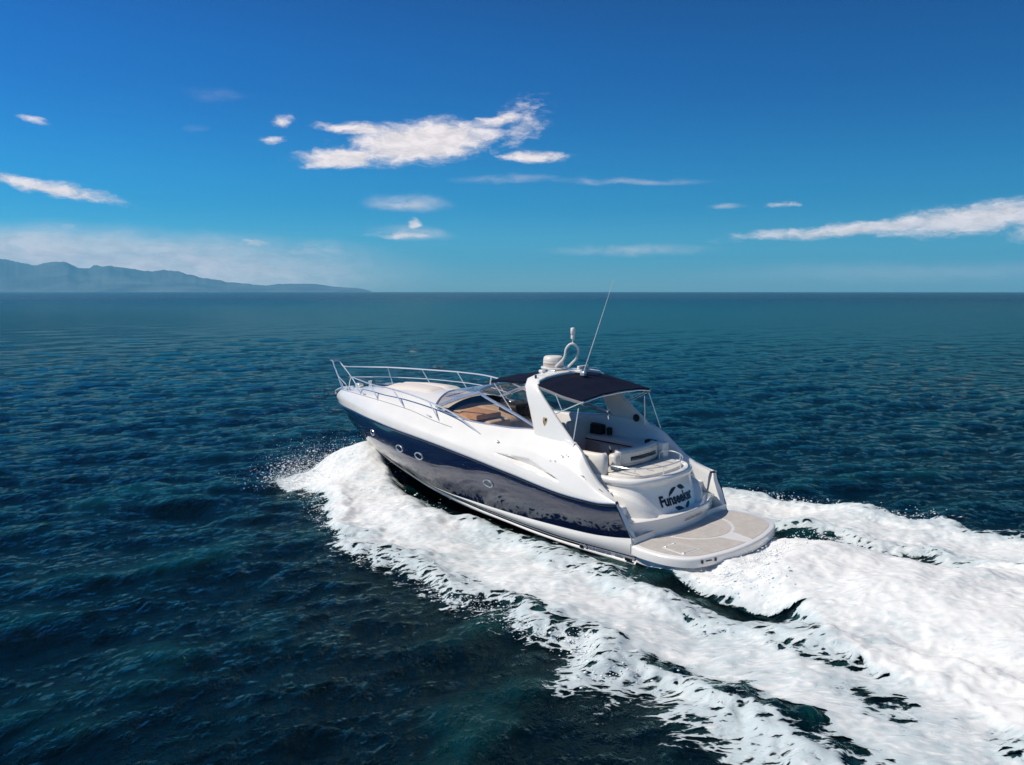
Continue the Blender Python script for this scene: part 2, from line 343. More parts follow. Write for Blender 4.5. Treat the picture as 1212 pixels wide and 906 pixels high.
def foam_fields(x, y):
    a, b = to_boat(x, y)
    kb = sstep(10., 6., a)
    wx = (fbm(a*.9, b*.9, 5, 4)-.5)*1.1; wy = (fbm(a*.9, b*.9, 25, 4)-.5)*1.1
    fx = (fbm(a*4, b*4, 45, 3)-.5)*.35; fy = (fbm(a*4, b*4, 65, 3)-.5)*.35
    k = np.clip(1-(a-11)/3, .35, 1); A = a+(wx+fx)*k; B = b+(wy+fy)*k*np.clip((np.abs(b)-1.5)/2, .12, 1)
    sp = sdist(A, B, SIDE); ss = sdist(A+.6, -B-.1, SIDE); sw = sdist(A, B, WASH)
    d = sstep(-.15, .12, sp)*(.40+.18*(1-kb)+(.62-.18*(1-kb))*sstep(0, .55+.95*kb, sp))
    d2 = sstep(-.15, .12, ss)*(.45+.57*sstep(0, .6+.7*kb, ss))
    dw = sstep(-.1, .35, sw)
    # the sheet gets thinner and more open aft
    d *= .90+.14*sstep(3, 9, a); d -= .22*sstep(.5, .75, fbm(a*.8, b*1.6, 405, 4))*sstep(10, 5, a)
    side = np.maximum(d, d2)
    lace = .30*sstep(-1.5, -.1, np.maximum(sp, ss-.2))*sstep(1.2, -.5, a)+.2*sstep(-.7, -.1, sp)
    f = np.maximum(np.maximum(side, lace), dw*1.08)
    for (ha, hb, ra, rb, rot) in HOLES:
        c, s = cos(radians(rot)), sin(radians(rot)); u = ((A-ha)*c+(B-hb)*s)/ra; v = (-(A-ha)*s+(B-hb)*c)/rb
        f = f-.46*sstep(1.7, .3, np.hypot(u, v))
    f = np.maximum(f, .50*sstep(1.4, .6, np.hypot((A+2.7)/1.7, (B-3.1)/.9)))
    bc = np.interp(a, [-2.2, -1.7, -1.25, -.25, .8, 1.7, 6], [2.05, 2.45, 2.72, 2.68, 2.42, 2.2, 2.02]); cw = np.interp(a, [-2.2, -1, 1, 2, 6], [.12, .26, .26, .17, .10])
    f = f-1.1*np.exp(-((b+.35*fx+.2*wx-bc)/cw)**4)*sstep(-2.3, -1.9, a)*sstep(6.5, 5, a)
    # heights
    lump = fbm(a*.8, b*.8, 105, 5, .6)-.5; fine = fbm(a*3.2, b*3.2, 205, 5, .62)-.5
    ab = np.abs(b)
    bow = 1.18*np.exp(-((a-13.6)/1.75)**2)*np.exp(-((ab-.85)/1.3)**2)
    bow += .30*np.exp(-((a-9.2)/2.8)**2)*np.exp(-((ab-2.9-(9.2-a)*.25)/1.1)**2)
    inside = sstep(0, .4, np.maximum(sp, ss))
    ridge = .16*np.exp(-((np.where(b > 0, sp, ss)-.45)/.4)**2)*sstep(15, 11, a)
    rooster = sstep(.9, -1.2, a)*np.exp(-(b/2.0)**4)*(.50-.26*sstep(-3, -10, a))
    stern = dw*(.10+rooster)
    chan = -.09*np.exp(-((np.where(b > 0, b, -b)-(2.25-.12*np.clip(a, -3, 3)))/.34)**2)*sstep(-2.8, -1.2, a)*sstep(6, 3, a)
    h = bow*sstep(-.5, .3, np.maximum(sp, ss))+ridge+stern+chan+inside*(.04+.13*lump)+dw*(.22*lump)
    h += .14*sstep(2.9, 2.0, ab)*sstep(-1, 1, a)*sstep(9, 6, a)
    rough = np.clip(f, 0, 1)*((.026+.002*dw)*fine*1.5+.020*(fbm(a*5, b*9, 305, 4, .9)-.5))
    return f, h, rough, dw

# ------------------------------------------------------------------ water sheet
def make_sea():
    azs = np.r_[np.linspace(-180, -40, 60, endpoint=False), np.linspace(-40, 40, 900, endpoint=False), np.linspace(40, 180, 61)]
    A = np.radians(azs)
    near = np.array([.3, 2, 4, 6, 7.5, 8.6]); q = np.arange(CAMH*FPX/9.2, 2.2, -1.05); r1 = CAMH*FPX/q
    far = np.array([3300, 3900, 4700, 5700, 7000, 8500, 10500, 13000, 17000.])
    r = np.r_[near, r1, far]; Rg, Ag = np.meshgrid(r, A, indexing='ij')
    X = Rg*np.sin(Ag); Y = Rg*np.cos(Ag); sp = np.gradient(r)[:, None]*np.ones_like(X)
    sp = np.maximum(sp*.55, Rg*np.gradient(A)[None, :])
    Z = np.zeros_like(X); m = Rg < 700
    Z[m] = waves(X[m], Y[m], sp[m])
    fm = (X > -14) & (X < 34) & (Y > 2) & (Y < 46); aer = np.zeros_like(X)
    f, h, ro, dw = foam_fields(X[fm], Y[fm]); Z[fm] += h; aer[fm] = np.clip(f, 0, 1)
    Z -= Rg**2/(2*6371000.)
    Z[fm] -= (.05+.10*dw)*np.clip(f, 0, 1)
    ht = np.zeros_like(X); ht[m] = waves(X[m], Y[m], sp[m])
    v = np.stack([X, Y, Z], -1).reshape(-1, 3); nr, nc = X.shape
    i = np.arange((nr-1)*(nc-1)); a = (i//(nc-1))*nc+i % (nc-1)
    F = np.stack([a, a+1+0*a, a+nc+1, a+nc], 1)
    me = bpy.data.meshes.new('sea'); me.vertices.add(len(v)); me.vertices.foreach_set('co', v.ravel())
    me.loops.add(F.size); me.loops.foreach_set('vertex_index', F.ravel()); me.polygons.add(len(F))
    me.polygons.foreach_set('loop_start', np.arange(len(F))*4); me.polygons.foreach_set('loop_total', np.full(len(F), 4)); me.update(calc_edges=True)
    for nme, arr in (('aeration', aer), ('crest', ht)):
        at = me.attributes.new(nme, 'FLOAT', 'POINT'); at.data.foreach_set('value', arr.ravel().astype(np.float32))
    me.shade_smooth()
    m_ = bpy.data.materials.new('sea water'); m_.use_nodes = True; t = m_.node_tree; b = t.nodes['Principled BSDF']; l = t.links
    pass
    geo = t.nodes.new('ShaderNodeNewGeometry')
    mp = nd(t, 'ShaderNodeMapping'); l.new(geo.outputs['Position'], mp.inputs[0]); mp.inputs['Rotation'].default_value = (0, 0, radians(48)); mp.inputs['Scale'].default_value = (1, .42, 1)
    n1 = nd(t, 'ShaderNodeTexNoise', i_Scale=2.6, i_Detail=7., i_Roughness=.62); l.new(mp.outputs[0], n1.inputs['Vector']); n1.inputs['Distortion'].default_value = .6
    mp2 = nd(t, 'ShaderNodeMapping'); l.new(geo.outputs['Position'], mp2.inputs[0]); mp2.inputs['Rotation'].default_value = (0, 0, radians(20)); mp2.inputs['Scale'].default_value = (1, .6, 1)
    n2 = nd(t, 'ShaderNodeTexNoise', i_Scale=.8, i_Detail=8., i_Roughness=.6); l.new(mp2.outputs[0], n2.inputs['Vector'])
    hh = math_(t, 'ADD', math_(t, 'MULTIPLY', n1.outputs[0], .15), math_(t, 'MULTIPLY', n2.outputs[0], .36))
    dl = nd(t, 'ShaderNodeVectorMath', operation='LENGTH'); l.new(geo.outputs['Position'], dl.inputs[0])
    rgh = mapr(t, dl.outputs['Value'], 40, 900, .06, .30)
    hh = math_(t, 'MULTIPLY', hh, mapr(t, dl.outputs['Value'], 400, 5000, 1., .25))
    n4 = nd(t, 'ShaderNodeTexNoise', i_Scale=.11, i_Detail=5., i_Roughness=.6); l.new(mp2.outputs[0], n4.inputs['Vector'])
    hh = math_(t, 'ADD', hh, math_(t, 'MULTIPLY', n4.outputs[0], mapr(t, dl.outputs['Value'], 60, 500, 0., 2.6)))
    bp = nd(t, 'ShaderNodeBump', i_Strength=.8, i_Distance=1.); l.new(hh, bp.inputs['Height'])
    at = nd(t, 'ShaderNodeAttribute', attribute_name='aeration'); ac = nd(t, 'ShaderNodeAttribute', attribute_name='crest')
    mpg = nd(t, 'ShaderNodeMapping'); l.new(geo.outputs['Position'], mpg.inputs[0]); mpg.inputs['Scale'].default_value = (.004, .012, 1)
    n3 = nd(t, 'ShaderNodeTexNoise', i_Scale=1., i_Detail=4.); l.new(mpg.outputs[0], n3.inputs['Vector'])
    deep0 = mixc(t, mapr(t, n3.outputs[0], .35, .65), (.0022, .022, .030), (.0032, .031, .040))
    dimmed = mixc(t, mapr(t, dl.outputs['Value'], 16, 150), (.0004, .0040, .0062), deep0)  # view-dependent darkness put into the colour: darkest near the camera, fading outward
    c1 = mixc(t, mapr(t, ac.outputs['Fac'], .0, .16), dimmed, (.002, .034, .037))  # teal of light through thin crests, put into the base colour by height
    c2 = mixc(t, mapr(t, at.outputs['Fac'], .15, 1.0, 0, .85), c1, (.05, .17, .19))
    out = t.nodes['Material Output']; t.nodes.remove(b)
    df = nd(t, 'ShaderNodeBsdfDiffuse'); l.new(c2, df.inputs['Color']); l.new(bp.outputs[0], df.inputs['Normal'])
    gs = nd(t, 'ShaderNodeBsdfGlossy'); gs.inputs['Color'].default_value = (.60, .93, .90, 1); l.new(rgh, gs.inputs['Roughness']); l.new(bp.outputs[0], gs.inputs['Normal'])
    fr = nd(t, 'ShaderNodeFresnel', i_IOR=1.333); l.new(bp.outputs[0], fr.inputs['Normal'])
    mx = nd(t, 'ShaderNodeMixShader'); l.new(math_(t, 'MULTIPLY', fr.outputs[0], .70), mx.inputs[0]); l.new(df.outputs[0], mx.inputs[1]); l.new(gs.outputs[0], mx.inputs[2]); l.new(mx.outputs[0], out.inputs['Surface'])
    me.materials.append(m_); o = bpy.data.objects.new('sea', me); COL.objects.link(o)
    tag(o, 'dark blue-green open sea with small wind ripples', kind='structure')
make_sea()

# ------------------------------------------------------------------ foam of the wash: one sheet lying on the water
def make_foam():
    st = .045; xs = np.arange(-11, 15.5, st); ys = np.arange(6.5, 34.5, st)
    X, Y = np.meshgrid(xs, ys, indexing='ij')
    f, h, ro, dw = foam_fields(X, Y)
    a, b = to_boat(X, Y)
    rr = np.hypot(X, Y); rs = rr*rr/(CAMH*FPX)*1.05*.55; sp = np.maximum(rs, rr*radians(80/900))
    Z = waves(X, Y, sp)+h+ro+.018
    keep = (f > .04)
    # the foam stops at the hull
    hullw = np.interp(a, [1.95, 3.2, 6, 7.4, 9, 10.8, 12.2, 13.2, 13.9, 14.2], [1.8, 1.8, 1.75, 1.6, 1.3, .95, .6, .3, .1, 0])
    keep &= ~((a > 1.95) & (a < 14.2) & (np.abs(b) < hullw-.05))
    kf = keep[:-1, :-1] & keep[1:, :-1] & keep[:-1, 1:] & keep[1:, 1:]
    nc = X.shape[1]; I, J = np.nonzero(kf); q = I*nc+J; F = np.stack([q, q+nc, q+nc+1, q+1], 1)
    used = np.unique(F); remap = np.zeros(X.size, np.int64); remap[used] = np.arange(len(used)); F = remap[F]
    v = np.stack([X, Y, Z], -1).reshape(-1, 3)[used]
    me = bpy.data.meshes.new('foam'); me.vertices.add(len(v)); me.vertices.foreach_set('co', v.ravel())
    me.loops.add(F.size); me.loops.foreach_set('vertex_index', F.ravel()); me.polygons.add(len(F))
    me.polygons.foreach_set('loop_start', np.arange(len(F))*4); me.polygons.foreach_set('loop_total', np.full(len(F), 4)); me.update(calc_edges=True)
    for nme, arr in (('foam_amount', f), ('wash', dw)):
        at = me.attributes.new(nme, 'FLOAT', 'POINT'); at.data.foreach_set('value', arr.ravel()[used].astype(np.float32))
    me.shade_smooth()
    m = bpy.data.materials.new('sea foam'); m.use_nodes = True; t = m.node_tree; b_ = t.nodes['Principled BSDF']; l = t.links
    geo = t.nodes.new('ShaderNodeNewGeometry'); at = nd(t, 'ShaderNodeAttribute', attribute_name='foam_amount'); aw = nd(t, 'ShaderNodeAttribute', attribute_name='wash')
    mp = nd(t, 'ShaderNodeMapping'); l.new(geo.outputs['Position'], mp.inputs[0]); mp.inputs['Rotation'].default_value = (0, 0, -YAW); mp.inputs['Scale'].default_value = (.5, 1, .4)
    wz = nd(t, 'ShaderNodeTexNoise', i_Scale=1.6, i_Detail=4.); l.new(mp.outputs[0], wz.inputs['Vector'])
    wm_ = nd(t, 'ShaderNodeVectorMath', operation='MULTIPLY_ADD'); l.new(wz.outputs['Color'], wm_.inputs[0]); wm_.inputs[1].default_value = (.45, .45, .45); l.new(mp.outputs[0], wm_.inputs[2])
    vo = nd(t, 'ShaderNodeTexVoronoi', feature='DISTANCE_TO_EDGE', i_Scale=6.); l.new(wm_.outputs[0], vo.inputs['Vector'])
    vo2 = nd(t, 'ShaderNodeTexVoronoi', feature='DISTANCE_TO_EDGE', i_Scale=17.); l.new(wm_.outputs[0], vo2.inputs['Vector'])
    vo3 = nd(t, 'ShaderNodeTexVoronoi', feature='DISTANCE_TO_EDGE', i_Scale=2.6); l.new(wm_.outputs[0], vo3.inputs['Vector'])
    no = nd(t, 'ShaderNodeTexNoise', i_Scale=3.2, i_Detail=10., i_Roughness=.68); l.new(wm_.outputs[0], no.inputs['Vector'])
    cells = math_(t, 'ADD', mapr(t, vo.outputs['Distance'], 0, .38, .60, 0), math_(t, 'ADD', math_(t, 'MULTIPLY', mapr(t, vo2.outputs['Distance'], 0, .34, 1, 0), .22), math_(t, 'MULTIPLY', mapr(t, vo3.outputs['Distance'], 0, .34, 1, 0), .30)))
    n01 = mapr(t, no.outputs[0], .28, .72, 0, 1, smooth=False)
    pat = math_(t, 'ADD', math_(t, 'MULTIPLY', n01, .46), math_(t, 'MULTIPLY', cells, .62))
    al = math_(t, 'SUBTRACT', math_(t, 'ADD', math_(t, 'MULTIPLY', at.outputs['Fac'], 1.18), pat), 1.07)
    alpha = mapr(t, al, -.04, .12)
    l.new(alpha, b_.inputs['Alpha'])
    nb = nd(t, 'ShaderNodeTexNoise', noise_type='RIDGED_MULTIFRACTAL', normalize=True, i_Scale=8., i_Detail=8., i_Roughness=.8); l.new(wm_.outputs[0], nb.inputs['Vector'])
    mo = nd(t, 'ShaderNodeTexNoise', i_Scale=.75, i_Detail=10., i_Roughness=.66); l.new(wm_.outputs[0], mo.inputs['Vector'])
    thick = math_(t, 'ADD', math_(t, 'ADD', math_(t, 'MULTIPLY', pat, .75), math_(t, 'SUBTRACT', at.outputs['Fac'], .78)), math_(t, 'ADD', math_(t, 'MULTIPLY', math_(t, 'SUBTRACT', mo.outputs[0], .5), 1.5), math_(t, 'MULTIPLY', math_(t, 'SUBTRACT', nb.outputs[0], .35), .7)))
    l.new(mixc(t, mapr(t, thick, -.05, .80), (.50, .57, .585), (.775, .765, .745)), b_.inputs['Base Color'])
    b_.inputs['Roughness'].default_value = .7; b_.inputs['Specular IOR Level'].default_value = .3
    
    hb = math_(t, 'ADD', math_(t, 'MULTIPLY', nb.outputs[0], .8), math_(t, 'MULTIPLY', mapr(t, al, -.1, .4), .35))
    bp = nd(t, 'ShaderNodeBump', i_Strength=.6, i_Distance=.05); l.new(hb, bp.inputs['Height']); l.new(bp.outputs[0], b_.inputs['Normal'])
    me.materials.append(m); o = bpy.data.objects.new('sea_foam', me); COL.objects.link(o)
    tag(o, 'white churned foam trailing along the hull and behind the stern', 'foam', kind='stuff')
    return m
FOAMM = make_foam()

# flying drops and clots of water, far too many to count
def make_spray():
    V = []; F = []
    base = bmesh.new(); bmesh.ops.create_icosphere(base, subdivisions=1, radius=1)
    bv = np.array([v.co[:] for v in base.verts]); bf = [tuple(v.index for v in f.verts) for f in base.faces]; base.free()
    P = []; R = []
    def add(n, fa, fb, fz, rad):
        for _ in range(n):
            a = fa(); b = fb(a); P.append((a, b, fz(a, b))); R.append(rad())
    g = random.gauss; u = random.uniform
    lr = lambda s: (lambda: s*math.exp(g(0, .5)))
    # bow splash
    add(2600, lambda: g(13.9, .9), lambda a: .6+abs(g(0, 1.1)), lambda a, b: .55+g(.0, .35), lr(.005))
    add(1800, lambda: g(14.7, .5), lambda a: 2.3+g(0, .7), lambda a, b: .15+abs(g(.12, .28)), lr(.0065))
    add(700, lambda: u(8, 13), lambda a: u(1.8, 4.2), lambda a, b: .15+abs(g(0, .2)), lr(.006))
    add(900, lambda: g(13.2, 1.), lambda a: -.7-abs(g(0, 1.1)), lambda a, b: .2+abs(g(.0, .35)), lr(.0065))
    add(2600, lambda: g(14.3, .8), lambda a: 1.2+g(0, 1.2), lambda a, b: .45+g(0, .35), lr(.0038))
    # outer edge of the port wash
    E = np.array(OUT[2:22])
    def edge(n, s, sgn, rad):
        for _ in range(n):
            k = u(0, len(E)-1.001); i = int(k); p = E[i]+(E[i+1]-E[i])*(k-i)
            P.append((p[0]+g(0, s), sgn*(p[1]+g(-.05, s)), .06+abs(g(0, .09)))); R.append(rad())
    edge(2600, .22, 1, lr(.006)); edge(900, .3, -1, lr(.0075))
    # rooster tail behind the platform
    add(900, lambda: -.05-abs(g(0, .35)), lambda a: g(0, 1.3), lambda a, b: .28+abs(g(0, .12)), lr(.0075))
    add(300, lambda: g(-.9, .3), lambda a: g(.9, .9), lambda a, b: .45+abs(g(.0, .13)), lr(.0065))
    P = np.array(P); R = np.array(R); off = 0
    X, Y = from_boat(P[:, 0], P[:, 1])
    for x, y, z, r in zip(X, Y, P[:, 2], R):
        st = 1+random.random()*1.2; V.append(bv*np.array([r*st, r, r])+np.array([x, y, z])); F += [tuple(off+k for k in q) for q in bf]; off += len(bv)
    me = from_arrays(np.vstack(V), F); me.shade_smooth()
    m = mat('spray drops', (.88, .90, .90), .4); me.materials.append(m)
    o = bpy.data.objects.new('spray', me); COL.objects.link(o)
    tag(o, 'fine white spray thrown up at the bow and stern', 'spray', kind='stuff')
make_spray()

# ------------------------------------------------------------------ hills across the bay
def make_hills():
    prof = [(-500,300),(-250,292),(-90,300),(0,306),(20,309),(42,313),(60,311),(78,310.5),(100,316),(128,314.5),(160,319),(188,321),(205,320),(222,325),(240,328),(262,332),(285,335),(310,337.5),(350,335.5),(372,336),(400,339),(425,341),(440,344)]
    pu = np.array(prof, float); u = np.linspace(-500, 440, 420); v = pchip(pu[:, 0], pu[:, 1], u)
    v = v+(fbm(u/9, u*0, 3, 4)-.5)*5.0*np.clip((440-u)/200, .2, 1)
    D = 15500.; rows = [(-2300, .0), (-1800, .10), (-1400, .26), (-1000, .38), (-650, .55), (-330, .80), (0, 1.), (450, .8), (900, .4), (1500, 0)]
    G = []
    for k, (dd, hf) in enumerate(rows):
        row = []
        for uu, vv in zip(u, v):
            a = (uu-606)/FPX; hgt = max((344.3-vv), 0)/FPX*D*1.0+CAMH
            dist = D+dd+180*math.sin(uu*.02+k); n = fbm(np.array([uu/16.+k*.4]), np.array([k*.9]), 8, 4)[0]-.5
            z = hgt*hf*(1+(.55*n if 0 < k < 6 else 0)); z = (min(z, hgt*.98) if k < 6 else z)-6
            row.append((a*dist, dist, z if 0 < k < len(rows)-1 else -40))
        G.append(row)
    v_, f_ = sheet(np.array(G)); me = from_arrays(v_, f_)
    o = link(me, 'hills', mat('dry hillside scrub', (.085, .095, .085), .95, var=(.0013, .5)), None, angle=70)
    tag(o, 'long hazy mountain ridge beyond the bay', kind='structure')
make_hills()

# ================================================================== the motor yacht
yacht = bpy.data.objects.new('motor_yacht', None); COL.objects.link(yacht); yacht.matrix_world = BOATM
tag(yacht, 'white and navy motor yacht with dark canvas tops speeding across the sea', 'motor yacht')

Rb = Curve([(2.42,2.03,1.32),(3.0,2.06,1.25),(3.7,2.09,1.26),(5.6,2.12,1.46),(7.2,2.08,1.62),(9.0,1.98,1.75),(9.9,1.9,1.79),(11.0,1.71,1.81),(12.0,1.5,1.83),(13.4,1.09,1.83),(14.4,.75,1.81),(15.0,.49,1.79),(15.45,.25,1.77),(15.68,.10,1.76),(15.75,0,1.76)])
Nb = Curve([(2.03,1.89,.64),(2.6,1.925,.55),(3.2,1.94,.49),(4.2,1.94,.45),(5.9,1.91,.42),(7.8,1.82,.42),(9.0,1.72,.46),(10.2,1.55,.58),(11.4,1.28,.70),(12.5,.98,.80),(13.2,.72,.84),(13.7,.50,.86),(14.1,.27,.87),(14.35,.11,.87),(14.45,0,.87)])
Sb = Curve([(1.95,1.87,.23),(3.9,1.91,.20),(6.7,1.83,.29),(8.2,1.72,.37),(9.4,1.54,.42),(10.4,1.34,.50),(11.9,.95,.60),(13.,.62,.68),(13.8,.33,.72),(14.2,.1,.74),(14.3,0,.74)])
Tb = Curve([(1.95,1.85,.13),(3.9,1.895,.11),(6.7,1.81,.21),(8.2,1.70,.30),(9.4,1.52,.36),(10.4,1.32,.45),(11.9,.93,.56),(13.,.6,.645),(13.8,.31,.69),(14.17,.09,.715),(14.27,0,.715)])
Lb = Curve([(1.95,1.88,.02),(3.2,1.86,.0),(4.8,1.84,.03),(6,1.78,.08),(7.4,1.66,.10),(9,1.38,.15),(10.8,1.0,.30),(12.2,.66,.44),(13.2,.36,.54),(13.9,.14,.60),(14.15,0,.62)])
Kb = Curve([(1.95,.0,-.62),(6,0,-.62),(9,.0,-.5),(11.5,0,-.2),(13.,0,.2),(13.9,0,.52)])
T = 1-(1-np.linspace(0, 1, 150))**1.45
r_, n_, s_, t_, l_, k_ = (c.at(T) for c in (Rb, Nb, Sb, Tb, Lb, Kb))
def blend(A, B, n, bulge=None):
    out = []
    for k in range(n+1):
        u = k/n; P = A*(1-u)+B*u
        if bulge is not None: P = P+bulge(u)
        out.append(P)
    return np.array(out)
# concave flare: the side is nearly upright under the rub rail and undercut lower down
fl = (.20*np.clip((r_[:, 0]-7)/4, 0, 1)*np.clip((15.4-r_[:, 0])/2.5, 0, 1)+.10)
def bulge(u):
    o = np.zeros_like(r_); o[:, 1] = fl*(u*(1-u)*4)*.55*(1 if True else 0); return o
top_side = blend(r_, n_, 14, bulge)
link(weld(from_arrays(*both(top_side))), 'topside', NAVY, yacht, angle=60)
lower = blend(n_*np.array([1, 1.004, 1]), s_, 5, lambda u: np.array([0, .03*u*(1-u)*4, 0]))
link(weld(from_arrays(*both(lower))), 'lower_hull', GEL, yacht, angle=60)
def strip(name, A, B, m, out=.004):
    a = A.copy(); b = B.copy(); a[:, 1] += out; b[:, 1] += out
    return link(weld(from_arrays(*both(np.array([a, b])))), name, m, yacht, angle=60)
mid1 = s_*(.55)+t_*.45; 
strip('hull_stripe', s_, s_*.7+t_*.3, BLACK)
strip('hull_band', s_*.7+t_*.3, s_*.5+t_*.5, GEL, 0)
strip('hull_stripe', s_*.5+t_*.5, t_, BLACK)
link(weld(from_arrays(*both(blend(t_, l_, 4, lambda u: np.array([0, .05*u*(1-u)*4, 0]))))), 'chine', GEL, yacht, angle=60)
link(weld(from_arrays(*both(blend(l_, k_, 4)))), 'keel_bottom', ANTI, yacht, angle=60)
# transom closing plate of the hull
tv = [c.at(np.array([0.]))[0] for c in (Nb, Sb, Tb, Lb)]
tp = [(p[0]+.01, p[1], p[2]) for p in tv]; pl = tp+[(1.96, 0, -.62)]+[(p[0], -p[1], p[2]) for p in reversed(tp)]
link(from_arrays(pl, [tuple(range(len(pl)))]), 'hull_transom', GEL, yacht, smooth=False)

# deck moulding ---------------------------------------------------------------
C1 = Curve([(2.42,2.04,1.36),(3.0,2.07,1.34),(3.7,2.10,1.40),(5.6,2.12,1.64),(7.2,2.08,1.82),(9.0,1.97,1.98),(9.9,1.88,2.04),(12.0,1.46,2.12),(13.4,1.08,2.12),(14.4,.76,2.09),(15.1,.48,2.04),(15.6,.24,1.99),(15.86,.08,1.96),(15.93,0,1.95)])
C2 = Curve([(2.46,2.01,1.39),(2.9,2.0,1.50),(3.5,1.99,1.72),(4.3,1.95,1.95),(5.5,1.90,2.08),(7,1.79,2.14),(8.9,1.62,2.24),(10.4,1.42,2.37),(12,1.21,2.41),(13.6,.87,2.38),(14.8,.48,2.30),(15.35,.22,2.24),(15.62,.07,2.19),(15.7,0,2.18)])
C4 = Curve([(2.5,1.95,1.38),(3.0,1.84,1.60),(3.5,1.75,2.0),(3.75,1.66,2.24),(4.0,1.6,2.38),(4.6,1.50,2.46),(5.3,1.46,2.50),(6.4,1.40,2.40),(7.75,1.36,2.36),(8.8,1.33,2.44),(9.5,1.20,2.54),(11,.90,2.66),(12.5,.68,2.60),(14,.38,2.45),(15,.16,2.33),(15.35,.05,2.28),(15.42,0,2.27)])
TT = 1-(1-np.linspace(0, 1, 640))**1.25
c0 = Rb.at(TT); c0 = c0+np.array([0, .012, .03]); c0[:, 1] = np.where(c0[:, 1] < .03, 0, c0[:, 1]); c1, c2, c4 = C1.at(TT), C2.at(TT), C4.at(TT)
keys = [0, 1, 2.3, 3.4]; vs = np.linspace(0, 3.4, 80); G = np.zeros((len(vs), len(TT), 3))
for j in range(len(TT)):
    K = np.array([c0[j], c1[j], c2[j], c4[j]])
    for d in range(3): G[:, j, d] = pchip(keys, K[:, d], vs)
# moulded air intake in the side
X_, Z_ = G[..., 0], G[..., 2]
zu = np.interp(X_, [4.05, 4.5, 5.10, 6.25], [1.60, 1.745, 1.93, 1.90]); zl = np.interp(X_, [4.05, 4.5, 5.10, 6.25], [1.575, 1.64, 1.74, 1.885])
inside = (X_ > 4.05) & (X_ < 6.25) & (Z_ < zu) & (Z_ > zl-.03)
dep = np.where(inside, np.minimum(np.clip((zu-Z_)/(zu-zl+1e-6), 0, 1), np.clip((Z_-zl+.03)/.03, 0, 1)), 0)*np.clip((X_-4.05)/.25, 0, 1)*np.clip((6.25-X_)/.5, 0, 1)
G[..., 1] -= .15*dep
v, f = both(G)
link(weld(from_arrays(v, f)), 'deck_moulding', GEL, yacht, angle=50)
# dark recess lining of the intake so that it reads as a slot
# rub rail
rr = Rb.at(TT)[::6]; rr = rr[rr[:, 1] > .02]
pth = np.vstack([rr+[0, .02, .01], [[15.775, 0, 1.77]], (rr*[1, -1, 1]+[0, -.02, .01])[::-1]])
tube('rub_rail', pth, .022, BLACK, yacht, smooth=False)
pth2 = pth+np.array([0, 0, .045]); tube('rub_rail_trim', pth2, .014, ALU, yacht, smooth=False)
# inner coaming walls down to the cockpit sole
q = C4.at(np.linspace(0, 1, 200)); q = q[(q[:, 0] < 9.3)]
inn = np.array([q, q+[0, -.07, .01], q+[0, -.11, -.04], np.stack([q[:, 0], q[:, 1]-.14, np.full(len(q), 1.6)], 1), np.stack([q[:, 0], q[:, 1]-.2, np.full(len(q), .92)], 1)])
inn[3:, :, 2] = np.minimum(inn[3:, :, 2], q[:, 2]-.1)
link(weld(from_arrays(*both(inn))), 'cockpit_side', GEL2, yacht, angle=50)
# foredeck
q = C4.at(1-(1-np.linspace(0, 1, 160))**1.3); q = q[q[:, 0] > 8.9]; rows = []
crown = lambda x: np.interp(x, [8.9, 10, 11.4, 12.5, 13.4, 14.5, 15.42], [2.76, 2.80, 2.81, 2.72, 2.56, 2.38, 2.27])
for s in np.linspace(1, -1, 25):
    y = q[:, 1]*s; z = q[:, 2]+(np.maximum(crown(q[:, 0]), q[:, 2])-q[:, 2])*(1-abs(s)**2.2); rows.append(np.stack([q[:, 0], y, z], 1))
link(weld(from_arrays(*sheet(np.array(rows)))), 'foredeck', GEL, yacht, angle=60)
def deck_z(x, y):
    h = float(C4.y(np.array([x]))[0]); z = float(C4.z(np.array([x]))[0]); s = min(1, abs(y)/max(h, .01)); return z+(max(float(crown(x)), z)-z)*(1-s**2.2)
# sun cushions on the foredeck
for (y0, y1) in ((.03, .62), (-.62, -.03)):
    rows = []; xs = np.linspace(10.35, 12.55, 18); ys = np.linspace(y0, y1, 8)
    for y in ys: rows.append([(x, y, deck_z(x, y)+(.0 if (x in (xs[0], xs[-1]) or y in (y0, y1)) else .055)) for x in xs])
    link(from_arrays(*sheet(np.array(rows))), 'sun_cushion', CUSH, yacht, angle=80)
rbox('deck_hatch', (12.85, -.24, deck_z(13.1, 0)-.02), (13.3, .24, deck_z(13.1, 0)+.045), SMOKE, yacht, r=.02)
rbox('anchor_windlass', (14.55, -.10, deck_z(14.6, 0)), (14.8, .10, deck_z(14.6, 0)+.13), STEEL, yacht, r=.04)
tube('bow_roller', [(15.0, 0, 2.36), (15.6, 0, 2.26), (15.98, 0, 2.12), (16.05, 0, 2.0)], .035, STEEL, yacht)
# gold seam line where side turns into deck, drawn as a thin groove strip
# cleats
def cleat(x, y, z, ang=0):
    c, s = cos(ang), sin(ang)
    tube('cleat', [(x-.13*c, y-.13*s, z+.065), (x, y, z+.055), (x+.13*c, y+.13*s, z+.065)], .014, STEEL, yacht,
         extra=(([(x-.05*c, y-.05*s, z-.01), (x-.05*c, y-.05*s, z+.055)], .012, False), ([(x+.05*c, y+.05*s, z-.01), (x+.05*c, y+.05*s, z+.055)], .012, False)))
def on_c2(x, side=1, lift=0):
    a = np.array([x]); return (x, side*float(C2.y(a)[0]), float(C2.z(a)[0])+lift)
for sd_ in (1, -1):
    for x in (13.1, 9.35, 3.55):
        p = on_c2(x, sd_); cleat(p[0], p[1]*.97, p[2], -.25*sd_)

